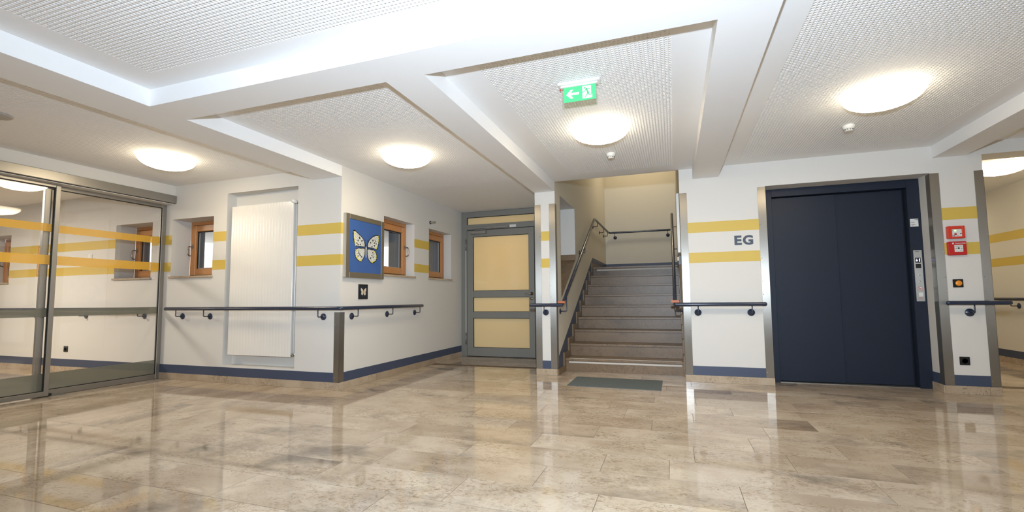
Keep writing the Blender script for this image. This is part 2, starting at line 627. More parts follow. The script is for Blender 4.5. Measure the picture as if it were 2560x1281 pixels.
def fill(a, b, ks, rnd, lo=0.55, hi=0.98):
    """joint positions from a to b that keep the known ones"""
    ks = sorted([k for k in ks if a < k < b])
    out = [a]
    for k in ks + [b]:
        span = k - out[-1]
        n = max(1, round(span / rnd.uniform(0.68, 0.86)))
        base = out[-1]
        for i in range(1, n):
            out.append(base + span * (i + rnd.uniform(-0.16, 0.16)) / n)
        out.append(k)
    return out


rnd = random.Random(3)
STOREY = []
k = -4
while True:
    y0 = 2.03 + 0.3015 * k
    y1 = min(y0 + 0.3015, F + 0.45)
    if y0 >= F + 0.40:
        break
    js = fill(W1 - 0.012, XR, known.get(k, []), rnd)
    for a, b in zip(js, js[1:]):
        TILES.append((a, b, y0, y1, 'x'))
    k += 1
YN = y0
# corridor left (to the grey door) and the passage on the right
for (xa, xb, ya, yb) in ((W1 - 0.01, CL + 0.005, YN, D + 0.02), (RR, XR, YN, 9.6)):
    y = ya
    while y < yb - 0.05:
        y2 = min(y + 0.3015, yb)
        js = fill(xa, xb, [], rnd)
        for a, b in zip(js, js[1:]):
            TILES.append((a, b, y, y2, 'x'))
        y = y2
# the part left of the corner is laid the other way, through the glass too
xs = [W1 - 0.012]
while xs[-1] > -9.9:
    xs.append(xs[-1] - (0.43 if len(xs) in (1, 4, 9) else 0.302))
for a, b in zip(xs[1:], xs):
    yy = 0.8 if a > -6.3 else 1.9
    js = fill(yy, R, [2.404] if -4.9 < a < -4.2 else [], rnd)
    for c, d in zip(js, js[1:]):
        TILES.append((a, b, c, d, 'y'))


def tile_mesh(mb, lx, ly, cx=0, cy=0, g=0.0013):
    hx, hy = lx / 2 - g, ly / 2 - g
    e = 0.0002
    vs = [(cx - hx, cy - hy, -e), (cx + hx, cy - hy, -e), (cx + hx, cy + hy, -e), (cx - hx, cy + hy, -e),
          (cx - hx + e, cy - hy + e, 0), (cx + hx - e, cy - hy + e, 0), (cx + hx - e, cy + hy - e, 0), (cx - hx + e, cy + hy - e, 0),
          (cx - hx, cy - hy, -0.02), (cx + hx, cy - hy, -0.02), (cx + hx, cy + hy, -0.02), (cx - hx, cy + hy, -0.02)]
    mb.add(vs, [(4, 5, 6, 7), (0, 1, 5, 4), (1, 2, 6, 5), (2, 3, 7, 6), (3, 0, 4, 7), (8, 9, 1, 0), (9, 10, 2, 1), (10, 11, 3, 2), (11, 8, 0, 3)])


def tdist(t):
    x, y = (t[0] + t[1]) / 2, (t[2] + t[3]) / 2
    return x * x + y * y + (30 if t[0] < -6.15 else 0) + (60 if y < 0.9 else 0)


TILES.sort(key=tdist)
rest = MB().mat(TILE)
for i, (a, b, c, d, ax) in enumerate(TILES):
    lx, ly = b - a, d - c
    if lx < 0.02 or ly < 0.02:
        continue
    if i < 300:
        mb = MB().mat(TILE)
        if ax == 'x':
            tile_mesh(mb, lx, ly)
        else:
            tile_mesh(mb, ly, lx)
        o = mb.build('tile', None, origin=(0, 0, 0))
        o.location = ((a + b) / 2, (c + d) / 2, rnd.uniform(-0.00025, 0.00025))
        if ax == 'y':
            o.rotation_euler = (0, 0, math.pi / 2)
        pl = WLOC['floor']
        o.parent = floor_o
        o.location = (o.location[0] - pl[0], o.location[1] - pl[1], o.location[2] - pl[2])
    else:
        tile_mesh(rest, lx, ly, (a + b) / 2, (c + d) / 2)
# the slabs behind the viewer, one joined part
y = 2.03 - 4 * 0.3015
while y > YB:
    js = fill(XL, XR, [], rnd)
    for a, b in zip(js, js[1:]):
        tile_mesh(rest, b - a, 0.3015, (a + b) / 2, y - 0.15075)
    y -= 0.3015
ro = rest.build('far_tiles', floor_o)
ro['kind'] = 'stuff'

# ------------------------------------------------------------------ ceiling: sheets, beams, perforated fields
PERF = [(-3.135, 0.02, 0.90, 1.985), (-1.135, 0.029, 2.60, 5.42), (0.715, 2.29, 2.20, 5.42), (-3.235, -1.852, 2.60, 5.42),
        (-5.75, -3.95, 1.45, 3.90), (2.98, 4.1, 3.6, 5.42), (3.05, 4.15, 6.0, 7.3)]
ce = MB().mat(CEIL)
PITCH_H, RH = 0.0235, 0.0038
snap = []
for (a, b, c, d) in PERF:
    nx = int(round((b - a) / PITCH_H)); ny = int(round((d - c) / PITCH_H))
    snap.append((a, a + nx * PITCH_H, c, c + ny * PITCH_H, nx, ny))
us = sorted({XL, XR + 0.05, *[s[0] for s in snap], *[s[1] for s in snap], CR, PL})
vs_ = sorted({YB, 11.0, F, *[s[2] for s in snap], *[s[3] for s in snap]})
for a, b in zip(us, us[1:]):
    for c, d in zip(vs_, vs_[1:]):
        x, y = (a + b) / 2, (c + d) / 2
        if any(s[0] < x < s[1] and s[2] < y < s[3] for s in snap):
            continue
        if y > F and CR - 0.001 < x < PL + 0.001:
            continue
        ce.quad((a, c, ZC), (a, d, ZC), (b, d, ZC), (b, c, ZC))
ceil_o = ce.build('ceiling')
struct(ceil_o)
for (x0, x1, y0, y1) in ((B0L, W1, YB, R), (B1L, B1R, T2, F), (B2L, B2R, YB, F), (B3L, B3R, YB, F), (W1, B2L, T1, T2)):
    MB().mat(CEIL).box(x0, x1, y0, y1, ZB, ZC + 0.02).build('beam', ceil_o)


def perforated(s):
    x0, x1, y0, y1, nx, ny = s
    px, py = (x1 - x0) / nx, (y1 - y0) / ny
    gx, gy = np.meshgrid(np.arange(nx + 1) * px + x0, np.arange(ny + 1) * py + y0)
    G = np.stack([gx.ravel(), gy.ravel(), np.zeros(gx.size)], 1)
    ix, iy = np.meshgrid(np.arange(nx), np.arange(ny))
    ix, iy = ix.ravel(), iy.ravel()
    nh = ix.size
    cx, cy = (ix + 0.5) * px + x0, (iy + 0.5) * py + y0
    ang = np.radians(22.5 + 45 * np.arange(8))
    rx, ry = cx[:, None] + RH * np.cos(ang), cy[:, None] + RH * np.sin(ang)
    low = np.stack([rx, ry, np.zeros_like(rx)], 2).reshape(-1, 3)
    top = low.copy(); top[:, 2] = 0.008
    V = np.concatenate([G, low, top])
    gb = iy * (nx + 1) + ix
    c = np.stack([gb + 1 + nx + 1, gb + nx + 1, gb, gb + 1], 1)      # corners at 45,135,225,315 deg
    o = G.shape[0] + np.arange(nh)[:, None] * 8 + np.arange(8)
    t = o + nh * 8
    quads, tris = [], []
    for k_ in range(4):           # corner k_ sits between octagon verts 2k_, 2k_+1 (22.5, 67.5)
        tris.append(np.stack([c[:, k_], o[:, (2 * k_ + 1) % 8], o[:, 2 * k_]], 1))
        n_ = (k_ + 1) % 4
        quads.append(np.stack([c[:, k_], c[:, n_], o[:, (2 * k_ + 2) % 8], o[:, 2 * k_ + 1]], 1))
    for k_ in range(8):
        quads.append(np.stack([o[:, k_], o[:, (k_ + 1) % 8], t[:, (k_ + 1) % 8], t[:, k_]], 1))
    Q = np.concatenate(quads); Tt = np.concatenate(tris)
    bq = len(V)
    V = np.concatenate([V, [[x0, y0, 0.008], [x1, y0, 0.008], [x1, y1, 0.008], [x0, y1, 0.008]]])
    Q = np.concatenate([Q, [[bq, bq + 1, bq + 2, bq + 3]]])
    cen = np.array([(x0 + x1) / 2, (y0 + y1) / 2, 0])
    V = V - cen
    me = bpy.data.meshes.new('perforated_panel')
    me.vertices.add(len(V)); me.vertices.foreach_set('co', V.ravel().astype(np.float32))
    li = np.concatenate([Q.ravel(), Tt.ravel()]).astype(np.int32)
    me.loops.add(len(li)); me.loops.foreach_set('vertex_index', li)
    npoly = len(Q) + len(Tt)
    me.polygons.add(npoly)
    st = np.concatenate([np.arange(len(Q)) * 4, len(Q) * 4 + np.arange(len(Tt)) * 3]).astype(np.int32)
    me.polygons.foreach_set('loop_start', st)
    mi = np.zeros(npoly, dtype=np.int32); mi[len(Q) - 1] = 1
    me.materials.append(CEIL); me.materials.append(HOLEB)
    me.polygons.foreach_set('material_index', mi)
    me.update(calc_edges=True)
    me.validate()
    ob = bpy.data.objects.new('perforated_panel', me)
    COL.objects.link(ob)
    place(ob, (cen[0], cen[1], ZC), ceil_o)
    ob['kind'] = 'stuff'


for s in snap:
    perforated(s)

# ------------------------------------------------------------------ walls
WD = 0.245
holesR = [(-5.995, -5.280, 1.272, 1.998, WD, False), (-7.068, -6.360, 1.272, 1.990, WD, False), (-10.17, -9.455, 1.272, 1.990, WD, False),
          (-5.066, -3.988, 0.200, 2.257, 0.13, True)]
wR = wall_holes(MB(), TR, XL, W1, 0, ZC, holesR, WALL).build('wall_back_left')
struct(wR)
holesW = [(4.914, 5.640, 1.272, 2.003, 0.135, False), (6.048, 6.775, 1.272, 2.003, 0.135, False)]
wW = wall_holes(MB(), TW, R, D + 0.1, 0, ZC, holesW, WALL).build('wall_corridor_left')
struct(wW)
# front wall with the column, the two piers and their lintels
wf = MB().mat(WALL)
wf.box(CL, CR, F, F + 0.001, 0, ZC)
wf.box(CL, CL + 0.001, F, D + 0.1, 0, ZC)
wf.box(PL, PR, F, F + 0.6, 0, ZC)
wf.box(LR, RR, F, F + 0.26, 0, ZC)
wf.box(PR, LR, F, F + 0.6, 2.158, ZC)
wf.box(RR, XR, F, F + 0.26, 2.303, ZC)
wF = wf.build('wall_back')
struct(wF)
# stair walls
ws = MB().mat(WALLW)
NY0, NY1, NZT, NZS = 5.945, 6.915, 2.306, 1.605
zs0, zs1 = 0.950, 1.530
X = CR
ws.quad((X, F, 0), (X, NY0, 0), (X, NY0, ZTOP), (X, F, ZTOP))
ws.quad((X, NY0, NZT), (X, NY1, NZT), (X, NY1, ZTOP), (X, NY0, ZTOP))
ws.quad((X, NY0, 0), (X, NY1, 0), (X, NY1, zs1), (X, NY0, zs0))
ws.quad((X, NY1, 0), (X, YK, 0), (X, YK, ZTOP), (X, NY1, ZTOP))
xb = CL + 0.03
ws.mat(WALL)
ws.quad((X, NY1, NZS), (xb, NY1, NZS), (xb, NY1, NZT), (X, NY1, NZT))
ws.quad((X, NY0, zs0), (X, NY0, NZT), (xb, NY0, NZT), (xb, NY0, zs0))
ws.quad((X, NY0, NZT), (X, NY1, NZT), (xb, NY1, NZT), (xb, NY0, NZT))
ws.quad((xb, NY0, zs0), (xb, NY0, NZT), (xb, NY1, NZT), (xb, NY1, zs1))
wSL = ws.build('wall_stairs_left')
struct(wSL)
MB().mat(STEP).box(xb, X - 0.001, NY1 - 0.018, NY1 + 0.005, zs1 - 0.02, NZS).build('sill_stone', wSL)
MB().mat(STEP).prism([(xb, NY0, zs0 + 0.001), (xb, NY1 - 0.018, zs1 - 0.01), (xb, NY1 - 0.018, zs1 - 0.03), (xb, NY0, zs0 - 0.02)], (X - xb - 0.001, 0, 0)).build('sloping_sill_stone', wSL)
wsr = MB().mat(WALLW)
wsr.quad((PL - 0.001, F + 0.002, 0), (PL - 0.001, YK, 0), (PL - 0.001, YK, ZTOP), (PL - 0.001, F + 0.002, ZTOP))
wSR = wsr.build('wall_stairs_right')
struct(wSR)
wsb = MB().mat(WALLW)
wsb.quad((CR, YK, 0), (PL, YK, 0), (PL, YK, ZTOP), (CR, YK, ZTOP))
wSB = wsb.build('wall_stairs_back')
struct(wSB)
MB().mat(WALLW).box(CR, PL, F, F + 0.02, ZC + 0.001, ZTOP).build('upper_floor_edge', wSL)
tt = MB().mat(CEIL).box(CR, PL, F, YK, ZTOP, ZTOP + 0.05).build('ceiling_stairwell')
struct(tt)
# right passage, the left opening wall, the walls round the back of the hall
wr = MB().mat(WALLW)
wr.box(XR, XR + 0.1, YB, 10.5, 0, ZC)
wRt = wr.build('wall_right')
struct(wRt)
wp = MB().mat(WALLW)
wp.box(RR - 0.05, RR, F + 0.26, 10.5, 0, ZC)
wp.box(RR, XR, 10.4, 10.5, 0, ZC)
wPs = wp.build('wall_passage')
struct(wPs)
wl = MB().mat(WALL)
wl.box(-6.15, -5.967, -0.2, R, 2.19, ZC)
wl.box(-6.15, -5.967, YB, -0.2, 0, ZC)
wLf = wl.build('wall_left')
struct(wLf)
wb = MB().mat(WALL)
wb.box(XL, XR, YB - 0.1, YB, 0, ZC)
wb.box(XL - 0.1, XL, YB, R, 0, ZC)
struct(wb.build('wall_front'))
# corridor end wall beside the grey door, and the room behind the door
we = MB().mat(WALL)
we.box(-2.0, CL, D, D + 0.08, 0, ZC)
we.box(W1 - 0.3, CL, 9.6, 9.7, 0, ZC)
we.box(W1 - 0.4, W1 - 0.3, D, 9.7, 0, ZC)
we.box(CL - 0.02, CL + 0.02, D, 9.7, 0, ZC)
struct(we.build('wall_corridor_end'))

# outer reveals of the windows: thick rendered wall seen through the glass
for (T, a, b, z0, z1, d0, d1) in ((TR, -5.995, -5.280, 1.272, 1.998, WD + 0.075, 0.425), (TR, -7.068, -6.360, 1.272, 1.990, WD + 0.075, 0.425), (TR, -10.17, -9.455, 1.272, 1.99, WD + 0.075, 0.425),
                                  (TW, 4.914, 5.640, 1.272, 2.003, 0.21, 0.405), (TW, 6.048, 6.775, 1.272, 2.003, 0.21, 0.405)):
    mb = MB(T).mat(EXTG)
    e = 0.02
    mb.box(a - 0.1, a + e, d0, d1, z0 - 0.1, z1 + 0.1)
    mb.box(b - e, b + 0.1, d0, d1, z0 - 0.1, z1 + 0.1)
    mb.box(a + e, b - e, d0, d1, z1 - e, z1 + 0.1)
    mb.box(a + e, b - e, d0, d1, z0 - 0.1, z0 + e)
    mb.build('outer_reveal', wR if T is TR else wW)


# ------------------------------------------------------------------ painted bands and stone skirting
def band(wall, T, u0, u1, z0, z1, mt, nm='painted_band'):
    MB(T).mat(mt).box(u0, u1, -0.0012, 0.001, z0, z1).build(nm, wall)


for (u0, u1) in ((XL, -10.17), (-9.455, -7.068), (-6.360, -5.995), (-5.280, -5.066), (-3.988, W1 + 0.001)):
    band(wR, TR, u0, u1, Y1, Y2, YEL, 'yellow_stripe'); band(wR, TR, u0, u1, Y3, Y4, YEL, 'yellow_stripe')
band(wR, TR, XL, W1 + 0.001, SK, BT, BLUEB, 'blue_band')
for (u0, u1) in ((R - 0.001, 4.914), (5.640, 6.048)):
    band(wW, TW, u0, u1, Y1, Y2, YEL, 'yellow_stripe'); band(wW, TW, u0, u1, Y3, Y4, YEL, 'yellow_stripe')
band(wW, TW, R - 0.001, D, SK, BT, BLUEB, 'blue_band')
for (u0, u1) in ((CL, CR), (PL, PR), (LR, RR)):
    band(wF, TFr, u0, u1, Y1, Y2, YEL, 'yellow_stripe'); band(wF, TFr, u0, u1, Y3, Y4, YEL, 'yellow_stripe')
    band(wF, TFr, u0, u1, SK, BT, BLUEB, 'blue_band')
TX = lambda X0: (lambda p: (X0 - p[1], p[0], p[2]))      # for faces that look to +X
TXn = lambda X0: (lambda p: (X0 + p[1], p[0], p[2]))     # for faces that look to -X
TRt = TXn(XR)
band(wRt, TRt, YB, 10.4, Y1, Y2, YEL, 'yellow_stripe'); band(wRt, TRt, YB, 10.4, Y3, Y4, YEL, 'yellow_stripe')
band(wRt, TRt, YB, 10.4, SK, BT, BLUEB, 'blue_band')
TLR = TXn(LR)
MB(TLR).mat(BLUEB).box(F, F + 0.22, -0.0012, 0, SK, BT).build('blue_band', wF)


def skirting(name, T, u0, u1, z=SK, n=None, th=0.013):
    par = node(name, T((u0, 0, 0)))
    js = fill(u0, u1, [], rnd) if u1 - u0 > 1.0 else [u0, u1]
    for a, b in zip(js, js[1:]):
        MB(T).mat(SKIRT).box(a + 0.0006, b - 0.0006, -th, 0, 0.0, z, 0.0015).build('skirting_stone', par)
    return par


skirting('baseboard_back_left', TR, -10.4, W1 + 0.013)
skirting('baseboard_corridor', TW, R - 0.0, D - 0.03)
skirting('baseboard_column', TFr, CL - 0.003, CR + 0.003)
skirting('baseboard_pier', TFr, PL - 0.003, PR + 0.003)
sp = skirting('baseboard_right_pier', TFr, LR - 0.003, 2.775)
MB(TFr).mat(SKIRT).box(2.776, RR + 0.003, -0.013, 0, 0, SK, 0.0015).build('skirting_stone', sp)
MB(TLR).mat(SKIRT).box(F + 0.001, F + 0.22, -0.010, 0, 0, SK, 0.0015).build('skirting_stone', sp)
skirting('baseboard_right', TRt, F, 10.2)


# ------------------------------------------------------------------ windows
def window(name, T, a, b, z0, z1, dep, hinge_left, handle=True, sill=True):
    """frame, sash and glass; handle on the left (local low u) when hinge_left is False"""
    root = node(name, T(((a + b) / 2, dep, z0)))
    fr = MB(T).mat(WOODV)
    fo = 0.032
    fr.box(a, a + fo, dep, dep + 0.07, z0, z1, 0.003); fr.box(b - fo, b, dep, dep + 0.07, z0, z1, 0.003)
    fr.mat(WOODX)
    fr.box(a + fo, b - fo, dep, dep + 0.07, z1 - fo - 0.012, z1, 0.003); fr.box(a + fo, b - fo, dep + 0.005, dep + 0.07, z0, z0 + 0.022, 0.003)
    fr.build('window_frame', root)
    sa = MB(T).mat(WOODV)
    s0, s1, q0, q1 = a + fo - 0.008, b - fo + 0.008, z0 + 0.022, z1 - fo - 0.018
    sw = 0.088
    y0, y1 = dep - 0.016, dep + 0.05
    sa.box(s0, s0 + sw, y0, y1, q0, q1, 0.006); sa.box(s1 - sw, s1, y0, y1, q0, q1, 0.006)
    sa.mat(WOODX)
    sa.box(s0 + sw, s1 - sw, y0 + 0.001, y1, q0, q0 + sw, 0.006); sa.box(s0 + sw, s1 - sw, y0 + 0.001, y1, q1 - sw + 0.008, q1, 0.006)
    sa_o = sa.build('sash', root)
    gx0, gx1, gz0, gz1 = s0 + sw, s1 - sw, q0 + sw, q1 - sw + 0.008
    sp_ = MB(T).mat(SPACER)
    t = 0.010
    for yy in (dep + 0.026,):
        sp_.box(gx0, gx0 + t, yy, yy + 0.014, gz0, gz1); sp_.box(gx1 - t, gx1, yy, yy + 0.014, gz0, gz1)
        sp_.box(gx0 + t, gx1 - t, yy, yy + 0.014, gz0, gz0 + t); sp_.box(gx0 + t, gx1 - t, yy, yy + 0.014, gz1 - t, gz1)
    sp_.mat(RUB)
    sp_.box(gx0, gx0 + 0.006, dep + 0.012, dep + 0.026, gz0, gz1); sp_.box(gx1 - 0.006, gx1, dep + 0.012, dep + 0.026, gz0, gz1)
    sp_.box(gx0, gx1, dep + 0.012, dep + 0.026, gz1 - 0.008, gz1)
    sp_.build('glass_spacer', sa_o)
    pa = MB(T).mat(WGLASS)
    pa.quad((gx0, dep + 0.024, gz0), (gx1, dep + 0.024, gz0), (gx1, dep + 0.024, gz1), (gx0, dep + 0.024, gz1))
    pa.quad((gx0, dep + 0.042, gz0), (gx1, dep + 0.042, gz0), (gx1, dep + 0.042, gz1), (gx0, dep + 0.042, gz1))
    pa.build('pane', sa_o)
    if handle:
        hx = (s1 - 0.035) if hinge_left else (s0 + 0.035)
        hz = (z0 + z1) / 2 + 0.035
        h = MB(T).mat(HANDLE)
        h.lathe((hx, y0 - 0.0, hz), [(0.0165, 0.0), (0.0165, 0.010), (0.013, 0.012)], (0, -1, 0), 16)
        h.lathe((hx, y0 - 0.0, hz + 0.02), [(0.010, 0.0), (0.010, 0.009)], (0, -1, 0), 12)
        h.lathe((hx, y0 - 0.0, hz - 0.02), [(0.010, 0.0), (0.010, 0.009)], (0, -1, 0), 12)
        pth = [(hx, y0, hz), (hx, y0 - 0.040, hz), (hx, y0 - 0.052, hz - 0.005), (hx, y0 - 0.060, hz - 0.018), (hx, y0 - 0.062, hz - 0.05),
               (hx, y0 - 0.062, hz - 0.085), (hx, y0 - 0.058, hz - 0.105), (hx, y0 - 0.046, hz - 0.118), (hx, y0 - 0.022, hz - 0.120)]
        h.tube(pth, 0.0075, 10)
        h.build('window_handle', sa_o)
    if sill:
        MB(T).mat(SKIRT).box(a - 0.014, b + 0.014, -0.022, dep, z0 - 0.025, z0, 0.002).build('window_sill', root)
    return root


window('window_1', TR, -5.995, -5.280, 1.272, 1.998, WD, False)
window('window_2', TR, -7.068, -6.360, 1.272, 1.990, WD, False)
window('window_3', TR, -10.17, -9.455, 1.272, 1.990, WD, False)
window('window_4', TW, 4.914, 5.640, 1.272, 2.003, 0.135, True)
window('window_5', TW, 6.048, 6.775, 1.272, 2.003, 0.135, True, handle=False)

# ------------------------------------------------------------------ radiator in its niche
rad = thing('radiator', (-4.53, R + 0.06, 0.33), 'tall white flat ribbed radiator set in the wall niche beside the sliding glass door', 'radiator')
RX0, RX1, RZ0, RZ1 = -5.005, -4.065, 0.325, 2.091
rb = MB().mat(RADI)
nsec = 21
pitch = (RX1 - RX0) / nsec
prof = []
for i in range(nsec):
    x = RX0 + i * pitch
    prof += [(x, 0.0014), (x + 0.004, 0.0003), (x + 0.010, 0.0), (x + pitch / 2, 0.0005), (x + pitch - 0.010, 0.0), (x + pitch - 0.004, 0.0003)]
prof.append((RX1, 0.0014))
yf = R + 0.016
vs, fs = [], []
for (x, dy) in prof:
    vs += [(x, yf + dy, RZ0), (x, yf + dy, RZ1)]
for i in range(len(prof) - 1):
    fs.append((2 * i, 2 * i + 2, 2 * i + 3, 2 * i + 1))
rb.add(vs, fs, True)
rb.build('front_panel', rad)
MB().mat(RADI).box(RX0, RX1, yf + 0.004, yf + 0.022, RZ0, RZ1, 0.002).build('water_panel', rad)
MB().mat(RADI).box(RX0 + 0.012, RX1 - 0.012, yf + 0.06, yf + 0.076, RZ0, RZ1, 0.002).build('rear_panel', rad)
MB().mat(RADI).box(RX0 + 0.015, RX1 - 0.015, yf + 0.022, yf + 0.06, RZ0 + 0.005, RZ1 - 0.005).build('convector', rad)
vl = MB().mat(CHROME)
vl.tube([(RX1 - 0.005, R + 0.045, RZ1 - 0.018), (RX1 + 0.045, R + 0.045, RZ1 - 0.018)], 0.011, 12)
vl.lathe((RX1 + 0.032, R + 0.045, RZ1 - 0.018), [(0.017, 0), (0.017, 0.016), (0.013, 0.02)], (1, 0, 0), 12)
vo = vl.build('valve', rad)
kn = MB().mat(WHITEP)
kn.lathe((RX1 + 0.035, R + 0.03, RZ1 - 0.012), [(0.014, 0), (0.021, 0.006), (0.022, 0.05), (0.018, 0.062), (0.006, 0.066)], (-0.35, -1, 0.1), 18)
kn.build('thermostat_knob', vo)
lv = MB().mat(CHROME)
lv.tube([(RX1 - 0.005, R + 0.045, RZ0 + 0.03), (RX1 + 0.035, R + 0.045, RZ0 + 0.03), (RX1 + 0.035, R + 0.12, RZ0 + 0.03)], 0.010, 12)
lv.lathe((RX1 + 0.02, R + 0.045, RZ0 + 0.018), [(0.013, 0), (0.015, 0.012), (0.013, 0.03)], (0, -1, 0), 12)
lv.build('lower_valve', rad)


# ------------------------------------------------------------------ steel corner guards
def guard(label, x, y, sx, sy, z0, z1, fx=0.078, fy=0.078, screws=True):
    """corner at (x,y); one leg runs along X (sign sx) on the front face, the other along Y"""
    t = 0.0028
    o = thing('corner_guard', (x, y, z0), label, 'corner guard', 'steel corner guards')
    xe = x + sx * fx
    a, b = sorted((x - sx * 0.0, xe))
    mb = MB().mat(STEEL)
    mb.box(*sorted((x - sx * t, xe)), y - t, y - 0.0002, z0, z1, 0.0005)
    mb.build('front_leg', o)
    ms = MB().mat(STEEL)
    ms.box(*sorted((x, x - sx * t)), y - t, y + fy, z0, z1, 0.0006)
    ms.build('side_leg', o)
    if screws:
        zz = [z0 + 0.05] + [z0 + (z1 - z0) * f_ for f_ in ((0.24, 0.43, 0.5, 0.62, 0.80) if z1 > 1.5 else (0.82,))]
        for z in zz:
            MB().mat(CHROME).lathe((xe - sx * 0.012, y - t - 0.001, z), [(0.0045, 0), (0.0045, 0.001), (0.002, 0.0022)], (0, -1, 0), 10).build('screw', o)
    return o


guard('steel corner guard on the left edge of the slim column by the grey door', CL, F, 1, 1, 0.080, 2.146)
guard('steel corner guard on the slim column edge beside the stairs', CR, F, -1, 1, 0.080, 2.146)
guard('steel corner guard on the stair-side edge of the EG wall', PL, F, 1, 1, 0.080, 2.149)
guard('steel corner guard on the EG wall edge beside the blue lift door', PR, F, -1, 1, 0.080, 2.149)
guard('steel corner guard between the lift recess and the red alarm boxes', LR, F, 1, 1, 0.082, 2.152, 0.075, 0.075)
guard('steel corner guard right of the red alarm boxes, at the passage', RR, F, -1, 1, 0.082, 2.146, 0.070)
guard('short steel corner guard under the handrail on the left wall corner', W1, R, -1, 1, 0.080, 0.824, 0.068, 0.078)


# ------------------------------------------------------------------ handrails
def fillet(path, rad_=0.05, n=5):
    P = [Vector(p) for p in path]
    out = [P[0]]
    for i in range(1, len(P) - 1):
        a, b = (P[i - 1] - P[i]), (P[i + 1] - P[i])
        r_ = min(rad_, a.length * 0.45, b.length * 0.45)
        A, B = P[i] + a.normalized() * r_, P[i] + b.normalized() * r_
        for k_ in range(n + 1):
            t_ = k_ / n
            out.append(A * (1 - t_) ** 2 + P[i] * 2 * t_ * (1 - t_) + B * t_ ** 2)
    out.append(P[-1])
    return out


RZ, RD, RO = 0.868, 0.0205, 0.088
BZ = 0.775


def rail(label, path, brackets, rad_=0.05, end_blocks=()):
    """brackets: (wall point, unit normal, rail height there)"""
    o = thing('handrail', path[0], label, 'handrail')
    MB().mat(RAILB).tube(fillet(path, rad_), RD, 18).build('rail_tube', o)
    for (p, nn, rz) in brackets:
        n_ = Vector(nn); p = Vector(p)
        b = MB().mat(RAILB)
        b.tube(fillet([p + n_ * 0.004, p + n_ * RO, Vector((p.x + n_.x * RO, p.y + n_.y * RO, rz - 0.012))], 0.014, 4), 0.0058, 10, round_end=False)
        bo = b.build('bracket', o)
        MB().mat(RAILB).lathe(p, [(0.036, 0), (0.0375, 0.002), (0.0375, 0.006), (0.034, 0.0085), (0.012, 0.009), (0.010, 0.014), (0.0065, 0.015)], nn, 24).build('wall_plate', bo)
    return o


MY = (0, -1, 0)
PX = (1, 0, 0)
MX = (-1, 0, 0)
rail('long dark blue handrail passing the radiator and turning round the wall corner', [(-5.925, R - RO, RZ), (W1 + RO, R - RO, RZ), (W1 + RO, 5.71, RZ)],
     [((-5.745, R, BZ), MY, RZ), ((-5.280, R, BZ), MY, RZ), ((-3.600, R, BZ), MY, RZ), ((W1, 4.32, BZ), PX, RZ), ((W1, 4.995, BZ), PX, RZ), ((W1, 5.65, BZ), PX, RZ)], 0.045)
rail('dark blue handrail behind the sliding glass door', [(-10.3, R - RO, RZ), (-6.25, R - RO, RZ)],
     [((-6.43, R, BZ), MY, RZ), ((-7.592, R, BZ), MY, RZ), ((-8.72, R, BZ), MY, RZ), ((-9.9, R, BZ), MY, RZ)])
rail('short dark blue handrail across the slim column beside the grey door', [(-1.690, F - RO, RZ), (-1.292, F - RO, RZ)], [((-1.517, F, BZ), MY, RZ)])
rail('dark blue handrail below the EG letters between stairs and lift', [(0.020, F - RO, RZ), (0.920, F - RO, RZ)], [((0.254, F, BZ), MY, RZ), ((0.793, F, BZ), MY, RZ)])
rail('short dark blue handrail under the orange button right of the lift', [(2.480, F - RO, RZ), (2.935, F - RO, RZ)], [((2.674, F, BZ), MY, RZ)])
rail('dark blue handrail in the passage at the right edge', [(XR - RO, 7.0, RZ + 0.01), (XR - RO, 10.0, RZ + 0.01)], [((XR, 8.09, BZ + 0.012), MX, RZ + 0.01), ((XR, 9.4, BZ + 0.012), MX, RZ + 0.01)])
XS = CR + RO
ZU = 2.365
sl = rail('stair handrail climbing the left stair wall and crossing the landing wall', [(XS, 5.64, 0.890), (XS, 8.27, ZU), (XS, YK - RO, ZU), (-0.03, YK - RO, ZU)],
          [((CR, 5.85, BZ + 0.01), PX, 0.97), ((CR, 7.25, 1.66), PX, 1.78), ((CR, 8.60, 2.27), PX, ZU), ((CR, 9.42, 2.27), PX, ZU), ((CR, 10.0, 2.27), PX, ZU),
           ((-1.17, YK, 2.265), MY, ZU), ((-0.07, YK, 2.265), MY, ZU)], 0.06)
XS2 = PL - RO
sr = rail('stair handrail climbing along the right stair wall', [(XS2, 5.64, 0.890), (XS2, 8.27, ZU), (XS2, 10.0, ZU)],
          [((PL, 5.85, BZ + 0.01), MX, 0.97), ((PL, 7.25, 1.66), MX, 1.78), ((PL, 9.2, 2.27), MX, ZU)], 0.06)
for x, par in ((XS, sl), (XS2, sr)):
    MB().mat(RUST).box(x - 0.045, x + 0.045, F - RO - 0.024, F - RO + 0.030, RZ + 0.019, RZ + 0.049, 0.003).build('end_block', par)

# ------------------------------------------------------------------ staircase
st = node('staircase', ((CR + PL) / 2, 6.06, 0))
st['label'] = 'limestone stairs toned brown for low light with pale nosing strips'
RISE, RUN, R1 = 0.167, 0.2945, 6.055
XA, XB_ = CR + 0.021, PL - 0.001
for k_ in range(1, 10):
    y = R1 + RUN * (k_ - 1)
    z0, z1 = RISE * (k_ - 1), RISE * k_
    yn = y + RUN if k_ < 9 else YK
    rz0 = z0 if k_ > 1 else 0.0
    MB().mat(STEP).box(XA, XB_, y, y + 0.022, rz0, z1 - 0.0315, 0.001).build('riser', st)
    xm = XA + (XB_ - XA)
    tr_ = MB().mat(STEP).box(XA, XB_, y - 0.016, yn + 0.012, z1 - 0.030, z1, 0.0022).build('tread', st)
    if k_ < 9:
        MB().mat(ANTI).box(XA + 0.03, XB_ - 0.03, y + 0.012, y + 0.036, z1, z1 + 0.0015).build('antislip_strip', tr_)
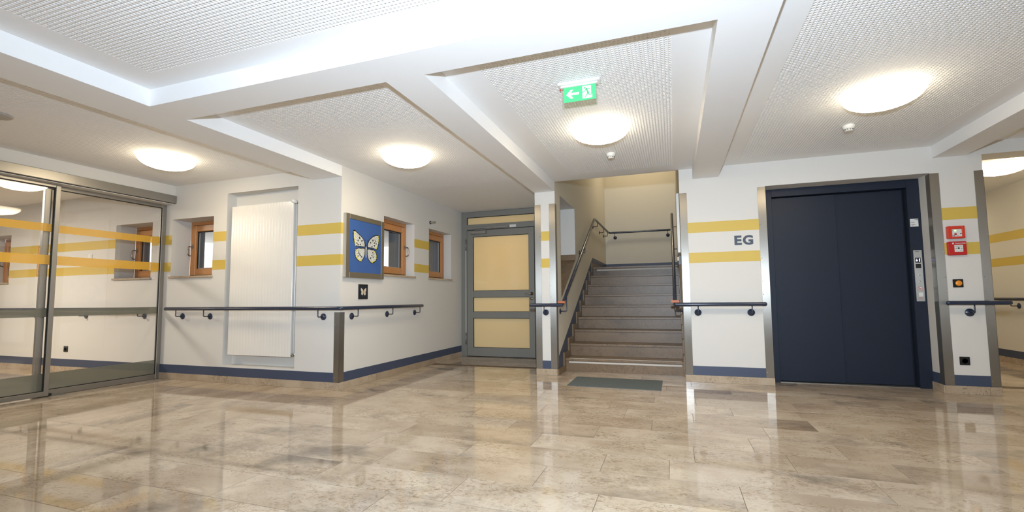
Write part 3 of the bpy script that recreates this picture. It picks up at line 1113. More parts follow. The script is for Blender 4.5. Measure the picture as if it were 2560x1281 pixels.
MB().mat(NOSE).box(-1.320, 0.070, R1 - 0.003, R1, 0.107, 0.128).build('nosing_strip', st)
MB().mat(NOSE).box(-1.315, 0.066, R1 - 0.012, R1 + 0.006, RISE, RISE + 0.0035).build('nosing_strip', st)
y9 = R1 + RUN * 8
MB().mat(NOSE).box(-1.292, 0.060, y9 - 0.003, y9, 1.436, 1.458).build('nosing_strip', st)
MB().mat(STEP).box(CR, PL, R1 + 0.022, YK, -0.02, RISE - 0.031).build('core', st)
# stepped stone skirting with the blue painted field above it
for k_ in range(0, 10):
    ya = (R1 + RUN * (k_ - 1) - 0.075) if k_ else F
    yb_ = R1 + RUN * k_ - 0.075 if k_ < 9 else YK
    if k_ == 0:
        yb_ = R1 - 0.075
    z0 = RISE * k_ - (RISE if k_ else 0)
    z1 = RISE * k_ + 0.078
    mb = MB().mat(STEP)
    mb.box(CR, CR + 0.020, ya + 0.0006, yb_ - 0.0006, max(0, z0), z1, 0.001)
    mb.build('stringer_stone', wSL)
    if k_:
        MB().mat(STEP).box(PL - 0.016, PL, ya + 0.0006, yb_ - 0.0006, max(0, z0), z1, 0.001).build('stringer_stone', wSR)
dz = lambda y: 0.180 + (y - F) * (1.684 - 0.180) / (8.492 - F)
for k_ in range(0, 10):
    ya = (R1 + RUN * (k_ - 1) - 0.075) if k_ else F
    yb_ = R1 + RUN * k_ - 0.075 if k_ < 9 else 8.492
    z1 = RISE * k_ + 0.07
    MB().mat(BLUEB).prism([(CR, ya, z1), (CR, yb_, z1), (CR, yb_, max(z1 + 0.001, dz(yb_))), (CR, ya, max(z1 + 0.001, dz(ya)))], (0.0015, 0, 0)).build('blue_band', wSL)
MB().mat(BLUEB).box(CR, CR + 0.0015, 8.492, YK, LAND + 0.07, 1.684).build('blue_band', wSL)
MB().mat(BLUEB).box(CR, PL, YK - 0.0015, YK, LAND + 0.07, 1.684).build('blue_band', wSB)
MB().mat(STEP).box(CR + 0.02, PL, YK - 0.015, YK, LAND, LAND + 0.078, 0.001).build('skirting_stone', wSB)

# white board and small fittings on the right stair wall
nb = thing('notice_board', (0.085, 6.3, 1.49), 'white board edge fixed to the right stair wall behind the steel guard', 'board')
MB().mat(WHITEP).box(0.068, 0.100, 5.98, 6.75, 1.490, 2.222, 0.003).build('panel', nb)
MB().mat(RUB).box(0.098, PL, 5.99, 6.74, 1.50, 2.21).build('backing', nb)
hk = thing('wall_hook', (0.09, 6.05, 1.36), 'small dark hook and clip below the white board in the stairway', 'hook')
MB().mat(BLACK).box(0.070, PL, 6.0, 6.05, 1.34, 1.46, 0.004).build('back_plate', hk)
MB().mat(PCREAM).box(0.058, 0.080, 5.985, 6.0, 1.39, 1.44, 0.004).build('clip', hk)

# ------------------------------------------------------------------ grey glazed door at the corridor end
d1 = node('door_1', (-2.69, D, 0))
d1['label'] = 'grey metal door with amber frosted panes'
y0, y1 = D, D + 0.07
fr = MB().mat(GREYF)
fr.box(-3.385, -3.285, y0, y1, 0, 2.424, 0.003)
fr.box(-2.092, -2.0, y0, y1, 0, 2.424, 0.003)
fr.box(-3.285, -2.092, y0, y1, 2.334, 2.424, 0.003)
fr.box(-3.285, -2.092, y0, y1, 2.118, 2.209, 0.003)
fr.build('door_frame', d1)
MB().mat(TAN).box(-3.285, -2.092, y0 + 0.030, y0 + 0.036, 2.209, 2.334).build('transom_pane', d1)
MB().mat(RUB).box(-3.285, -2.092, y0 + 0.018, y0 + 0.03, 2.327, 2.334).box(-3.285, -3.278, y0 + 0.018, y0 + 0.03, 2.209, 2.334).build('glazing_seal', d1)
lf = MB().mat(GREYF)
LX0, LX1, LZ1 = -3.278, -2.100, 2.108
ly0, ly1 = D - 0.004, D + 0.056
gl = [(1.087, 2.000), (0.739, 0.980), (0.152, 0.635)]
lf.box(LX0, -3.172, ly0, ly1, 0.010, LZ1, 0.002); lf.box(-2.194, LX1, ly0, ly1, 0.010, LZ1, 0.002)
for z0, z1 in ((0.010, 0.152), (0.635, 0.739), (0.980, 1.087), (2.000, LZ1)):
    lf.box(-3.172, -2.194, ly0, ly1, z0, z1, 0.002)
leaf = lf.build('door_leaf', d1)
for z0, z1 in gl:
    MB().mat(TAN).box(-3.172, -2.194, ly0 + 0.024, ly0 + 0.030, z0, z1).build('pane', leaf)
    s_ = MB().mat(RUB)
    s_.box(-3.172, -3.166, ly0 + 0.010, ly0 + 0.024, z0, z1); s_.box(-3.172, -2.194, ly0 + 0.010, ly0 + 0.024, z1 - 0.006, z1)
    s_.box(-3.172, -2.194, ly0 + 0.010, ly0 + 0.024, z0, z0 + 0.005)
    s_.build('glazing_seal', leaf)
MB().mat(RUB).box(LX0 - 0.006, LX0, ly0 + 0.006, ly1, 0.01, LZ1 + 0.008).box(LX0, LX1, ly0 + 0.006, ly1, LZ1, LZ1 + 0.009).box(LX1, LX1 + 0.007, ly0 + 0.006, ly1, 0.01, LZ1 + 0.008).build('edge_seal', d1)
h = MB().mat(HANDLE)
h.lathe((-2.145, ly0, 1.030), [(0.026, 0), (0.026, 0.007), (0.012, 0.009), (0.010, 0.03)], MY, 20)
h.tube([(-2.145, ly0 - 0.02, 1.030), (-2.145, ly0 - 0.045, 1.030), (-2.155, ly0 - 0.05, 1.030), (-2.245, ly0 - 0.05, 1.033)], 0.0095, 10)
h.build('lever_handle', leaf)
MB().mat(HANDLE).lathe((-2.150, ly0, 0.950), [(0.024, 0), (0.024, 0.006), (0.008, 0.008)], MY, 20).build('key_rosette', leaf)
MB().mat(BLACK).box(-2.155, -2.147, ly0 - 0.0095, ly0 - 0.006, 0.935, 0.955).build('key_slot', leaf)
MB().mat(ALU).box(-3.205, -2.922, ly0 - 0.045, ly0, 2.040, 2.092, 0.004).build('door_closer', leaf)
MB().mat(ALU).box(-3.264, -2.536, D - 0.022, D, 2.130, 2.156, 0.002).build('closer_rail', d1)
arm = MB().mat(GREYF)
arm.tube([(-3.125, ly0 - 0.03, 2.10), (-2.80, D - 0.028, 2.128)], 0.007, 8)
arm.build('closer_arm', d1)
MB().mat(LBL).box(-2.514, -2.402, D - 0.0025, D, 2.128, 2.170).build('label_plate', d1)
for z in (0.2, 1.77):
    MB().mat(ALU).tube([(-3.3, D - 0.010, z), (-3.3, D - 0.010, z + 0.19)], 0.009, 10, round_end=False).build('hinge', d1)
MB().mat(WHITEP).box(-3.305, -3.297, D - 0.012, D - 0.004, 0.39, 1.77).build('hinge_cover_strip', d1)
MB().mat(RUB).box(-3.28, -2.1, D + 0.002, D + 0.05, 0.0, 0.010).build('threshold_seal', d1)

# ------------------------------------------------------------------ lift
d2 = node('door_2', (1.72, 5.9, 0))
d2['label'] = 'dark blue two-leaf lift door in its recess'
FY, LY = 5.880, 5.940
fr = MB().mat(LIFTB)
fr.box(0.99, 1.085, FY, FY + 0.10, 0, 2.158, 0.002)
fr.box(2.336, LR, FY, FY + 0.10, 0, 2.158, 0.002)
fr.box(1.085, 2.336, FY, FY + 0.10, 2.070, 2.158, 0.002)
fr.build('lift_frame', d2)
MB().mat(LIFTB).box(1.085, 1.712, LY, LY + 0.022, 0.012, 2.063, 0.0015).build('leaf_front', d2)
MB().mat(LIFTB).box(1.712, 2.322, LY + 0.028, LY + 0.050, 0.012, 2.066, 0.0015).build('leaf_rear', d2)
MB().mat(LIFTD).box(1.0, 2.44, LY + 0.06, LY + 0.08, 0, 2.158).build('dark_shaft_panel', d2)
MB().mat(ALU).box(1.085, 2.336, FY + 0.01, LY + 0.05, 0.0, 0.006).build('sill_track', d2)

pn = thing('lift_call_panel', (2.389, FY, 0.88), 'slim steel lift call panel with lit display on the blue door frame', 'control panel')
TP = lambda p: (p[0], FY + p[1], p[2])
MB(TP).mat(STEEL).box(2.354, 2.426, -0.006, 0, 0.880, 1.410, 0.0015).build('face_plate', pn)
dsp = MB(TP).mat(BLACK).box(2.366, 2.411, -0.0075, -0.006, 1.279, 1.330).build('display', pn)
MB(TP).mat(BLACK).box(2.366, 2.411, -0.0075, -0.006, 1.222, 1.265).build('card_window', pn)
g_ = MB(TP).mat(DISP)
yy = -0.0082
g_.poly([(2.3700, yy, 1.303), (2.3785, yy, 1.290), (2.3870, yy, 1.303)])
g_.quad((2.3768, yy, 1.301), (2.3802, yy, 1.301), (2.3802, yy, 1.318), (2.3768, yy, 1.318))
g_.quad((2.3975, yy, 1.288), (2.4030, yy, 1.288), (2.4030, yy, 1.320), (2.3975, yy, 1.320))
g_.build('lit_digits', dsp)
for z in (1.150, 1.085):
    MB(TP).mat(CHROME).lathe((2.390, -0.006, z), [(0.0085, 0), (0.0085, 0.003), (0.006, 0.004)], MY, 16).build('key_switch', pn)
    MB(TP).mat(PRINT).box(2.3885, 2.3915, -0.0105, -0.010, z - 0.005, z + 0.005).build('key_slot', pn)
MB(TP).mat(LBL).lathe((2.391, -0.006, 1.0135), [(0.0185, 0), (0.0185, 0.0006)], MY, 24).build('warning_disc', pn)
rg = MB(TP).mat(REDP)
for k_ in range(24):
    a0, a1 = 2 * math.pi * k_ / 24, 2 * math.pi * (k_ + 1) / 24
    rg.quad((2.391 + 0.0195 * math.cos(a0), -0.0072, 1.0135 + 0.0195 * math.sin(a0)), (2.391 + 0.0195 * math.cos(a1), -0.0072, 1.0135 + 0.0195 * math.sin(a1)),
            (2.391 + 0.0165 * math.cos(a1), -0.0072, 1.0135 + 0.0165 * math.sin(a1)), (2.391 + 0.0165 * math.cos(a0), -0.0072, 1.0135 + 0.0165 * math.sin(a0)))
rg.quad((2.378, -0.0074, 1.0255), (2.380, -0.0074, 1.0275), (2.404, -0.0074, 1.0015), (2.402, -0.0074, 0.9995))
rg.build('red_ring', pn)
pm = MB(TP).mat(PRINT)
pm.box(2.384, 2.389, -0.0071, -0.0066, 1.004, 1.020); pm.box(2.392, 2.399, -0.0071, -0.0066, 1.004, 1.010); pm.box(2.3955, 2.398, -0.0071, -0.0066, 1.010, 1.018)
pm.build('warning_pictogram', pn)
MB(TP).mat(LBL).box(2.374, 2.411, -0.010, -0.006, 0.930, 0.972, 0.001).build('call_button', pn)
MB(TP).mat(PRINT).box(2.368, 2.402, -0.0066, -0.006, 1.392, 1.396).build('small_print', pn, stuff=True)
MB(TP).mat(REDP).box(2.372, 2.412, -0.0066, -0.006, 0.917, 0.9195).box(2.372, 2.400, -0.0066, -0.006, 0.910, 0.9125).build('red_print', pn)
ls = thing('lift_sign', (2.382, FY, 1.655), 'small white information plate on the blue lift frame above the call panel', 'sign')
MB(TP).mat(LBL).box(2.348, 2.417, -0.002, 0, 1.655, 1.736).build('plate', ls)
MB(TP).mat(PRINT).box(2.385, 2.403, -0.0026, -0.002, 1.724, 1.727).box(2.404, 2.412, -0.0026, -0.002, 1.722, 1.730).box(2.353, 2.385, -0.0026, -0.002, 1.696, 1.700)\
    .box(2.356, 2.392, -0.0026, -0.002, 1.674, 1.678).box(2.356, 2.375, -0.0026, -0.002, 1.664, 1.667).build('small_print', ls, stuff=True)

# ------------------------------------------------------------------ signs and fittings on the front wall
eg = thing('floor_sign', (0.745, F, 1.515), 'dark blue letters EG on the white wall between the yellow stripes', 'lettering')
text('letter', 'E', 0.137, (0.693, F - 0.002, 1.566), FRONT, LETTER, eg, 1.12, 0.006)
text('letter', 'G', 0.137, (0.796, F - 0.002, 1.566), FRONT, LETTER, eg, 1.06, 0.006)

rb1 = thing('alarm_key_box', (2.606, F, 1.49), 'orange red box with grey insert and green light, upper of the two wall alarm boxes', 'alarm box')
TF2 = TFr
c1 = MB(TF2).mat(REDO)
X0, X1, Z0, Z1 = 2.540, 2.672, 1.490, 1.611
c1.box(X0, X1, -0.030, 0, Z0, Z1, 0.004)
c1.box(X0, X0 + 0.032, -0.042, -0.030, Z0, Z1, 0.003); c1.box(X1 - 0.022, X1, -0.042, -0.030, Z0, Z1, 0.003)
c1.box(X0 + 0.032, X1 - 0.022, -0.042, -0.030, Z1 - 0.030, Z1, 0.003); c1.box(X0 + 0.032, X1 - 0.022, -0.042, -0.030, Z0, Z0 + 0.018, 0.003)
c1.build('housing', rb1)
MB(TF2).mat(LBL).box(X0 + 0.032, X1 - 0.022, -0.032, -0.030, Z0 + 0.018, Z1 - 0.030).build('insert_panel', rb1)
MB(TF2).mat(LED).lathe((X0 + 0.060, -0.032, Z1 - 0.045), [(0.006, 0), (0.006, 0.003), (0.003, 0.005)], MY, 14).build('green_light', rb1)
MB(TF2).mat(REDP).lathe((X0 + 0.060, -0.032, Z0 + 0.042), [(0.010, 0), (0.010, 0.004)], MY, 14).build('red_button', rb1)
MB(TF2).mat(PRINT).lathe((X1 - 0.030, -0.032, Z0 + 0.045), [(0.006, 0), (0.006, 0.002)], MY, 10).box(X0 + 0.038, X0 + 0.044, -0.0326, -0.032, Z0 + 0.024, Z0 + 0.031)\
    .box(X0 + 0.048, X0 + 0.054, -0.0326, -0.032, Z0 + 0.022, Z0 + 0.030).box(X0 + 0.070, X0 + 0.084, -0.0326, -0.032, Z0 + 0.024, Z0 + 0.027)\
    .box(X0 + 0.036, X0 + 0.043, -0.0326, -0.032, Z1 - 0.046, Z1 - 0.043).build('small_print', rb1, stuff=True)

rb2 = thing('fire_alarm_call_point', (2.609, F, 1.328), 'red fire call point lettered Feuermelder, lower of the two wall alarm boxes', 'fire alarm')
X0, X1, Z0, Z1 = 2.537, 2.680, 1.328, 1.461
MB(TF2).mat(REDP).box(X0, X1, -0.034, 0, Z0, Z1, 0.005).build('housing', rb2)
MB(TF2).mat(LBL).box(X0 + 0.046, X0 + 0.112, -0.0355, -0.034, Z0 + 0.032, Z0 + 0.098).build('glass_window', rb2)
text('lettering', 'Feuermelder', 0.0165, (X0 + 0.097, F - 0.0348, Z1 - 0.019), FRONT, LBL, rb2, 1.0, 0.0003)
hs = MB(TF2).mat(LBL)
yy = -0.0347
hs.box(X0 + 0.031, X0 + 0.044, yy, -0.034, Z1 - 0.026, Z1 - 0.014)
hs.poly([(X0 + 0.028, yy, Z1 - 0.015), (X0 + 0.047, yy, Z1 - 0.015), (X0 + 0.0375, yy, Z1 - 0.008)])
hs.build('burning_house_symbol', rb2)
ar = MB(TF2).mat(PRINT)
cx_, cz_ = X0 + 0.078, Z0 + 0.066
ar.lathe((cx_, -0.0355, cz_), [(0.0085, 0), (0.0085, 0.0007)], MY, 18)
for s_ in (-1, 1):
    ar.poly([(cx_ + s_ * 0.014, -0.0362, cz_), (cx_ + s_ * 0.020, -0.0362, cz_ + 0.005), (cx_ + s_ * 0.020, -0.0362, cz_ - 0.005)])
    ar.box(*sorted((cx_ + s_ * 0.020, cx_ + s_ * 0.028)), -0.0362, -0.0358, cz_ - 0.0018, cz_ + 0.0018)
ar.box(X0 + 0.052, X0 + 0.106, -0.0359, -0.0355, Z0 + 0.087, Z0 + 0.0885).box(X0 + 0.056, X0 + 0.100, -0.0359, -0.0355, Z0 + 0.082, Z0 + 0.0833)
ar.box(X0 + 0.088, X0 + 0.106, -0.0359, -0.0355, Z0 + 0.040, Z0 + 0.043)
ar.build('arrows_and_print', rb2, stuff=True)

ob = thing('light_button', (2.603, F, 1.017), 'black square wall plate with round orange button above the handrail', 'button')
MB(TF2).mat(BLACK).box(2.562, 2.643, -0.009, 0, 1.017, 1.096, 0.003).build('cover_plate', ob)
MB(TF2).mat(ORANGE).lathe((2.606, -0.009, 1.057), [(0.027, 0), (0.026, 0.004), (0.020, 0.008), (0.010, 0.010), (0.001, 0.0105)], MY, 24).build('button', ob)


def socket(label, T, x0, x1, z0, z1):
    o = thing('wall_socket', T(((x0 + x1) / 2, 0, z0)), label, 'socket')
    MB(T).mat(BLACK).box(x0, x1, -0.009, 0, z0, z1, 0.003).build('cover_plate', o)
    c = ((x0 + x1) / 2, -0.009, (z0 + z1) / 2)
    MB(T).mat(RUB).lathe(c, [(0.027, 0), (0.0265, 0.002), (0.024, 0.002), (0.022, -0.004)], (0, -1, 0), 20).build('plug_well', o)


socket('black square wall socket low on the wall right of the lift', TFr, 2.567, 2.646, 0.274, 0.354)
socket('black wall socket low behind the sliding glass door', TR, -8.030, -7.945, 0.276, 0.356)
sw = thing('light_switch', (-7.573, R, 1.54), 'small pale switch on the white wall behind the glass between yellow stripes', 'switch')
MB(TR).mat(WHITEP).box(-7.615, -7.532, -0.010, 0, 1.540, 1.620, 0.003).build('cover_plate', sw)
MB(TR).mat(WHITEP).box(-7.600, -7.547, -0.014, -0.010, 1.555, 1.605, 0.002).build('rocker', sw)

bs = thing('door_magnet', (W1, 6.10, 2.09), 'short grey cylinder with black cap sticking out above the small corridor windows', 'door magnet')
MB().mat(ALU).lathe((W1, 6.085, 2.095), [(0.020, 0), (0.020, 0.002), (0.013, 0.004), (0.013, 0.085)], PX, 18).build('arm', bs)
MB().mat(BLACK).lathe((W1 + 0.0, 6.085, 2.095), [(0.026, 0), (0.026, 0.006)], PX, 20).build('wall_cap', bs)

# rubber mat
mt_ = MB().mat(MATG)
mt_.prism([(-1.129, 5.046, 0.0006), (-0.150, 5.033, 0.0006), (-0.150, 5.617, 0.0006), (-1.132, 5.634, 0.0006)], (0, 0, 0.006))
tag(mt_.build('floor_mat'), 'thin blue grey rubber mat on the stone floor before the stairs', 'mat')

# ------------------------------------------------------------------ pictures
PXF = -3.353
pic = thing('framed_picture', (W1, 4.52, 1.2), 'large picture of a white and yellow butterfly on blue in a champagne frame', 'picture')
PY0, PY1, PZ0, PZ1 = 4.163, 4.870, 1.203, 1.912
QY0, QY1, QZ0, QZ1 = 4.224, 4.814, 1.263, 1.856
f_ = MB().mat(FRAMEC)
f_.box(W1 + 0.004, PXF, PY0, QY0, PZ0, PZ1, 0.002); f_.box(W1 + 0.004, PXF, QY1, PY1, PZ0, PZ1, 0.002)
f_.box(W1 + 0.004, PXF, QY0, QY1, QZ1, PZ1, 0.002); f_.box(W1 + 0.004, PXF, QY0, QY1, PZ0, QZ0, 0.002)
f_.build('frame', pic)
MB().mat(SIDEC).box(W1, PXF - 0.003, PY0 - 0.004, PY0 - 0.0005, PZ0 + 0.002, PZ1 - 0.002).build('frame_side', pic)
MB().mat(PBLUE).box(W1 + 0.01, PXF - 0.006, QY0, QY1, QZ0, QZ1).build('print', pic)
LFW = [(4.253, 1.725), (4.275, 1.735), (4.334, 1.706), (4.415, 1.665), (4.457, 1.622), (4.476, 1.564), (4.465, 1.554), (4.364, 1.554), (4.331, 1.547), (4.305, 1.553), (4.272, 1.585), (4.251, 1.641), (4.244, 1.69)]
RFW = [(4.714, 1.731), (4.729, 1.717), (4.733, 1.672), (4.723, 1.616), (4.702, 1.564), (4.684, 1.545), (4.658, 1.547), (4.628, 1.554), (4.556, 1.556), (4.5, 1.557), (4.497, 1.583), (4.526, 1.639), (4.596, 1.696), (4.669, 1.726)]
LHW = [(4.351, 1.542), (4.459, 1.549), (4.473, 1.529), (4.467, 1.476), (4.441, 1.422), (4.401, 1.387), (4.361, 1.384), (4.308, 1.412), (4.281, 1.452), (4.284, 1.494), (4.312, 1.526)]
RHW = [(4.503, 1.545), (4.614, 1.547), (4.658, 1.529), (4.688, 1.496), (4.692, 1.442), (4.668, 1.404), (4.603, 1.377), (4.567, 1.384), (4.524, 1.42), (4.499, 1.479), (4.494, 1.522)]
SPOT = [(4.362, 1.654, 0.0126), (4.336, 1.621, 0.0103), (4.317, 1.59, 0.0103), (4.402, 1.623, 0.0103), (4.423, 1.629, 0.008), (4.377, 1.579, 0.0103), (4.337, 1.575, 0.0103), (4.391, 1.538, 0.008), (4.352, 1.479, 0.0092), (4.368, 1.468, 0.008), (4.379, 1.452, 0.0103), (4.4, 1.44, 0.008), (4.34, 1.444, 0.0092), (4.352, 1.5, 0.0069), (4.407, 1.437, 0.0069), (4.607, 1.653, 0.0115), (4.641, 1.625, 0.0103), (4.656, 1.649, 0.0092), (4.562, 1.621, 0.0103), (4.592, 1.576, 0.0103), (4.642, 1.59, 0.0103), (4.671, 1.62, 0.0092), (4.592, 1.536, 0.008), (4.607, 1.506, 0.0092), (4.594, 1.47, 0.0092), (4.573, 1.441, 0.0103), (4.616, 1.454, 0.0092), (4.559, 1.432, 0.008), (4.629, 1.49, 0.008)]
YELL = [(4.272, 1.685), (4.27, 1.643), (4.278, 1.61), (4.285, 1.586), (4.294, 1.566), (4.264, 1.709), (4.303, 1.508), (4.297, 1.486), (4.298, 1.461), (4.307, 1.437), (4.325, 1.42), (4.345, 1.406), (4.37, 1.398), (4.394, 1.397), (4.709, 1.713), (4.717, 1.689), (4.716, 1.661), (4.709, 1.633), (4.698, 1.605), (4.687, 1.58), (4.672, 1.561), (4.646, 1.519), (4.666, 1.498), (4.675, 1.472), (4.674, 1.445), (4.66, 1.422), (4.634, 1.406), (4.605, 1.393), (4.579, 1.396)]
xo = PXF - 0.006
fit_ = lambda p: (4.281 + (p[0] - 4.244) * 1.0082, p[1] + 0.006) + tuple(p[2:])
LFW, RFW, LHW, RHW, SPOT, YELL = [[fit_(p) for p in q_] for q_ in (LFW, RFW, LHW, RHW, SPOT, YELL)]


def smooth_loop(pts, n=4):
    out = []
    m_ = len(pts)
    for i in range(m_):
        p0, p1, p2, p3 = [pts[(i + j) % m_] for j in (-1, 0, 1, 2)]
        for k_ in range(n):
            t_ = k_ / n
            out.append(tuple(0.5 * (2 * p1[a] + (p2[a] - p0[a]) * t_ + (2 * p0[a] - 5 * p1[a] + 4 * p2[a] - p3[a]) * t_ * t_ + (3 * p1[a] - p0[a] - 3 * p2[a] + p3[a]) * t_ ** 3) for a in (0, 1)))
    return out


bk, wh, ye, vn = MB().mat(PBLACK), MB().mat(PWHITE), MB().mat(PYEL), MB().mat(PBLACK)
ROOTS = {0: (4.507, 1.566), 1: (4.539, 1.566), 2: (4.501, 1.546), 3: (4.542, 1.546)}


def strip(mb, x, a, b, w0, w1):
    dy, dz_ = b[0] - a[0], b[1] - a[1]
    l_ = math.hypot(dy, dz_) or 1
    ny, nz = -dz_ / l_, dy / l_
    mb.quad((x, a[0] + ny * w0, a[1] + nz * w0), (x, b[0] + ny * w1, b[1] + nz * w1), (x, b[0] - ny * w1, b[1] - nz * w1), (x, a[0] - ny * w0, a[1] - nz * w0))


for wi, wng in enumerate((LFW, RFW, LHW, RHW)):
    L_ = smooth_loop(wng)
    bk.poly([(xo + 0.0006, p[0], p[1]) for p in L_])
    rt_ = ROOTS[wi]
    cy_ = sum(p[0] for p in wng) / len(wng); cz_ = sum(p[1] for p in wng) / len(wng)
    q = [(cy_ + (p[0] - cy_) * 0.88, cz_ + (p[1] - cz_) * 0.88) for p in wng]
    q = [(rt_[0] + (p[0] - rt_[0]) * 0.98, rt_[1] + (p[1] - rt_[1]) * 0.98) for p in q]
    Q_ = smooth_loop(q)
    wh.poly([(xo + 0.0009, p[0], p[1]) for p in Q_])
    for p in q[::1]:
        dd = math.hypot(p[0] - rt_[0], p[1] - rt_[1])
        if dd < 0.06:
            continue
        strip(vn, xo + 0.0012, rt_, (rt_[0] + (p[0] - rt_[0]) * 0.95, rt_[1] + (p[1] - rt_[1]) * 0.95), 0.0004, 0.0017)
for (y, z, r_) in SPOT:
    vn.poly([(xo + 0.0015, y + r_ * 1.0 * math.cos(2 * math.pi * k_ / 9) * (1 + 0.25 * math.sin(k_ * 2.3 + y * 99)), z + r_ * 1.0 * math.sin(2 * math.pi * k_ / 9)) for k_ in range(9)])
for (y, z) in YELL:
    ye.poly([(xo + 0.0016, y + 0.0105 * math.cos(2 * math.pi * k_ / 7), z + 0.0105 * math.sin(2 * math.pi * k_ / 7)) for k_ in range(7)])
strip(vn, xo + 0.0012, (4.518, 1.579), (4.500, 1.644), 0.0012, 0.0012); strip(vn, xo + 0.0012, (4.525, 1.579), (4.548, 1.646), 0.0012, 0.0012)
for c_ in ((4.500, 1.646), (4.549, 1.648)):
    vn.poly([(xo + 0.0013, c_[0] + 0.006 * math.cos(2 * math.pi * k_ / 8), c_[1] + 0.006 * math.sin(2 * math.pi * k_ / 8)) for k_ in range(8)])
wh.poly([(xo + 0.0018, p[0], p[1]) for p in [fit_(q_) for q_ in [(4.482, 1.575), (4.492, 1.548), (4.489, 1.496), (4.487, 1.437), (4.478, 1.437), (4.472, 1.494), (4.470, 1.545)]]])
bk.build('butterfly_outline', pic); wh.build('butterfly_wings', pic); vn.build('butterfly_markings', pic, stuff=True); ye.build('butterfly_yellow_spots', pic, stuff=True)
MB().mat(glass_mat('picture_glass', r0=0.03)).quad((xo + 0.003, QY0, QZ0), (xo + 0.003, QY1, QZ0), (xo + 0.003, QY1, QZ1), (xo + 0.003, QY0, QZ1)).build('cover_glass', pic)

p2 = thing('small_picture', (W1, 4.51, 0.962), 'small black framed picture of a pale butterfly under the large one', 'picture')
MB().mat(PBLACK).box(W1, W1 + 0.010, 4.428, 4.597, 0.963, 1.133, 0.002).build('frame', p2)
MB().mat(pbr('dark_blue_print', (0.015, 0.022, 0.035), 0.3)).box(W1 + 0.010, W1 + 0.0105, 4.448, 4.578, 0.983, 1.113).build('print', p2)
sb = MB().mat(PCREAM)
sc_, oy, oz = 0.20, 4.512, 1.048
for wng in (LFW, RFW, LHW, RHW):
    sb.poly([(W1 + 0.0112, oy + (p[0] - 4.524) * sc_, oz + (p[1] - 1.561) * sc_ * 1.15) for p in smooth_loop(wng, 2)])
sb.build('butterfly', p2)

p3 = thing('orange_picture', (-8.63, R, 1.35), 'narrow orange wooden picture with dark figure shapes behind the glass door', 'picture')
MB(TR).mat(WOODV).box(-8.735, -8.520, -0.020, 0, 1.350, 1.785, 0.002).build('frame', p3)
MB(TR).mat(pbr('orange_print', (0.70, 0.36, 0.10), 0.4)).box(-8.710, -8.545, -0.0215, -0.020, 1.375, 1.760).build('print', p3)
fg = MB(TR).mat(PBLACK)
fg.prism([(-8.695, -0.0225, 1.400), (-8.560, -0.0225, 1.400), (-8.575, -0.0225, 1.455), (-8.610, -0.0225, 1.480), (-8.655, -0.0225, 1.478), (-8.685, -0.0225, 1.452)], (0, 0.001, 0))
fg.lathe((-8.627, -0.0215, 1.500), [(0.018, 0), (0.018, 0.0012)], MY, 14)
fg.prism([(-8.650, -0.0225, 1.655), (-8.640, -0.0225, 1.655), (-8.625, -0.0225, 1.725), (-8.632, -0.0225, 1.725)], (0, 0.001, 0))
fg.prism([(-8.605, -0.0225, 1.655), (-8.596, -0.0225, 1.655), (-8.580, -0.0225, 1.715), (-8.588, -0.0225, 1.715)], (0, 0.001, 0))
fg.build('dark_figures', p3, stuff=True)

# ------------------------------------------------------------------ exit sign
ex = thing('exit_sign', (-0.56, 3.07, 2.25), 'green running man exit sign with left arrow hanging from the ceiling', 'sign')
hsg = MB().mat(WHITEP)
hsg.box(-0.708, -0.418, 3.035, 3.105, ZC - 0.018, ZC, 0.003)
hsg.box(-0.690, -0.436, 3.052, 3.088, ZC - 0.030, ZC - 0.018, 0.002)
hsg.build('ceiling_mount', ex)
MB().mat(SHEET).box(-0.682, -0.440, 3.066, 3.074, 2.252, ZC - 0.028).build('acrylic_sheet', ex)
EX0, EX1, EZ0, EZ1 = -0.671, -0.449, 2.293, 2.403
ye_ = 3.0655
MB().mat(GREEN).box(EX0, EX1, ye_ - 0.001, ye_, EZ0, EZ1).build('green_panel', ex)
ep = lambda uv, dy=0.0: (EX0 + uv[0] * (EX1 - EX0), ye_ - 0.0014 - dy, EZ0 + uv[1] * (EZ1 - EZ0))
pg = MB().mat(EXWH)
AR = [(0.081, 0.491), (0.22, 0.78), (0.301, 0.775), (0.225, 0.58), (0.478, 0.578), (0.478, 0.428), (0.225, 0.43), (0.306, 0.228), (0.22, 0.215)]
pg.poly([ep(p) for p in (AR[0], AR[1], AR[2], AR[3], AR[6], AR[7], AR[8])]); pg.quad(ep(AR[3]), ep(AR[4]), ep(AR[5]), ep(AR[6]))
pg.poly([ep(p) for p in [(0.585, 0.90), (0.855, 0.90), (0.855, 0.34), (0.885, 0.34), (0.885, 0.115), (0.60, 0.115), (0.585, 0.13)]])
pg.build('white_pictogram', ex)
mn = MB().mat(GREEN)


def gstroke(a, b, wdt):
    A, B = ep(a, 0.0004), ep(b, 0.0004)
    dx, dz2 = B[0] - A[0], B[2] - A[2]
    l_ = math.hypot(dx, dz2)
    nx_, nz_ = -dz2 / l_ * wdt, dx / l_ * wdt
    mn.quad((A[0] + nx_, A[1], A[2] + nz_), (B[0] + nx_, B[1], B[2] + nz_), (B[0] - nx_, B[1], B[2] - nz_), (A[0] - nx_, A[1], A[2] - nz_))


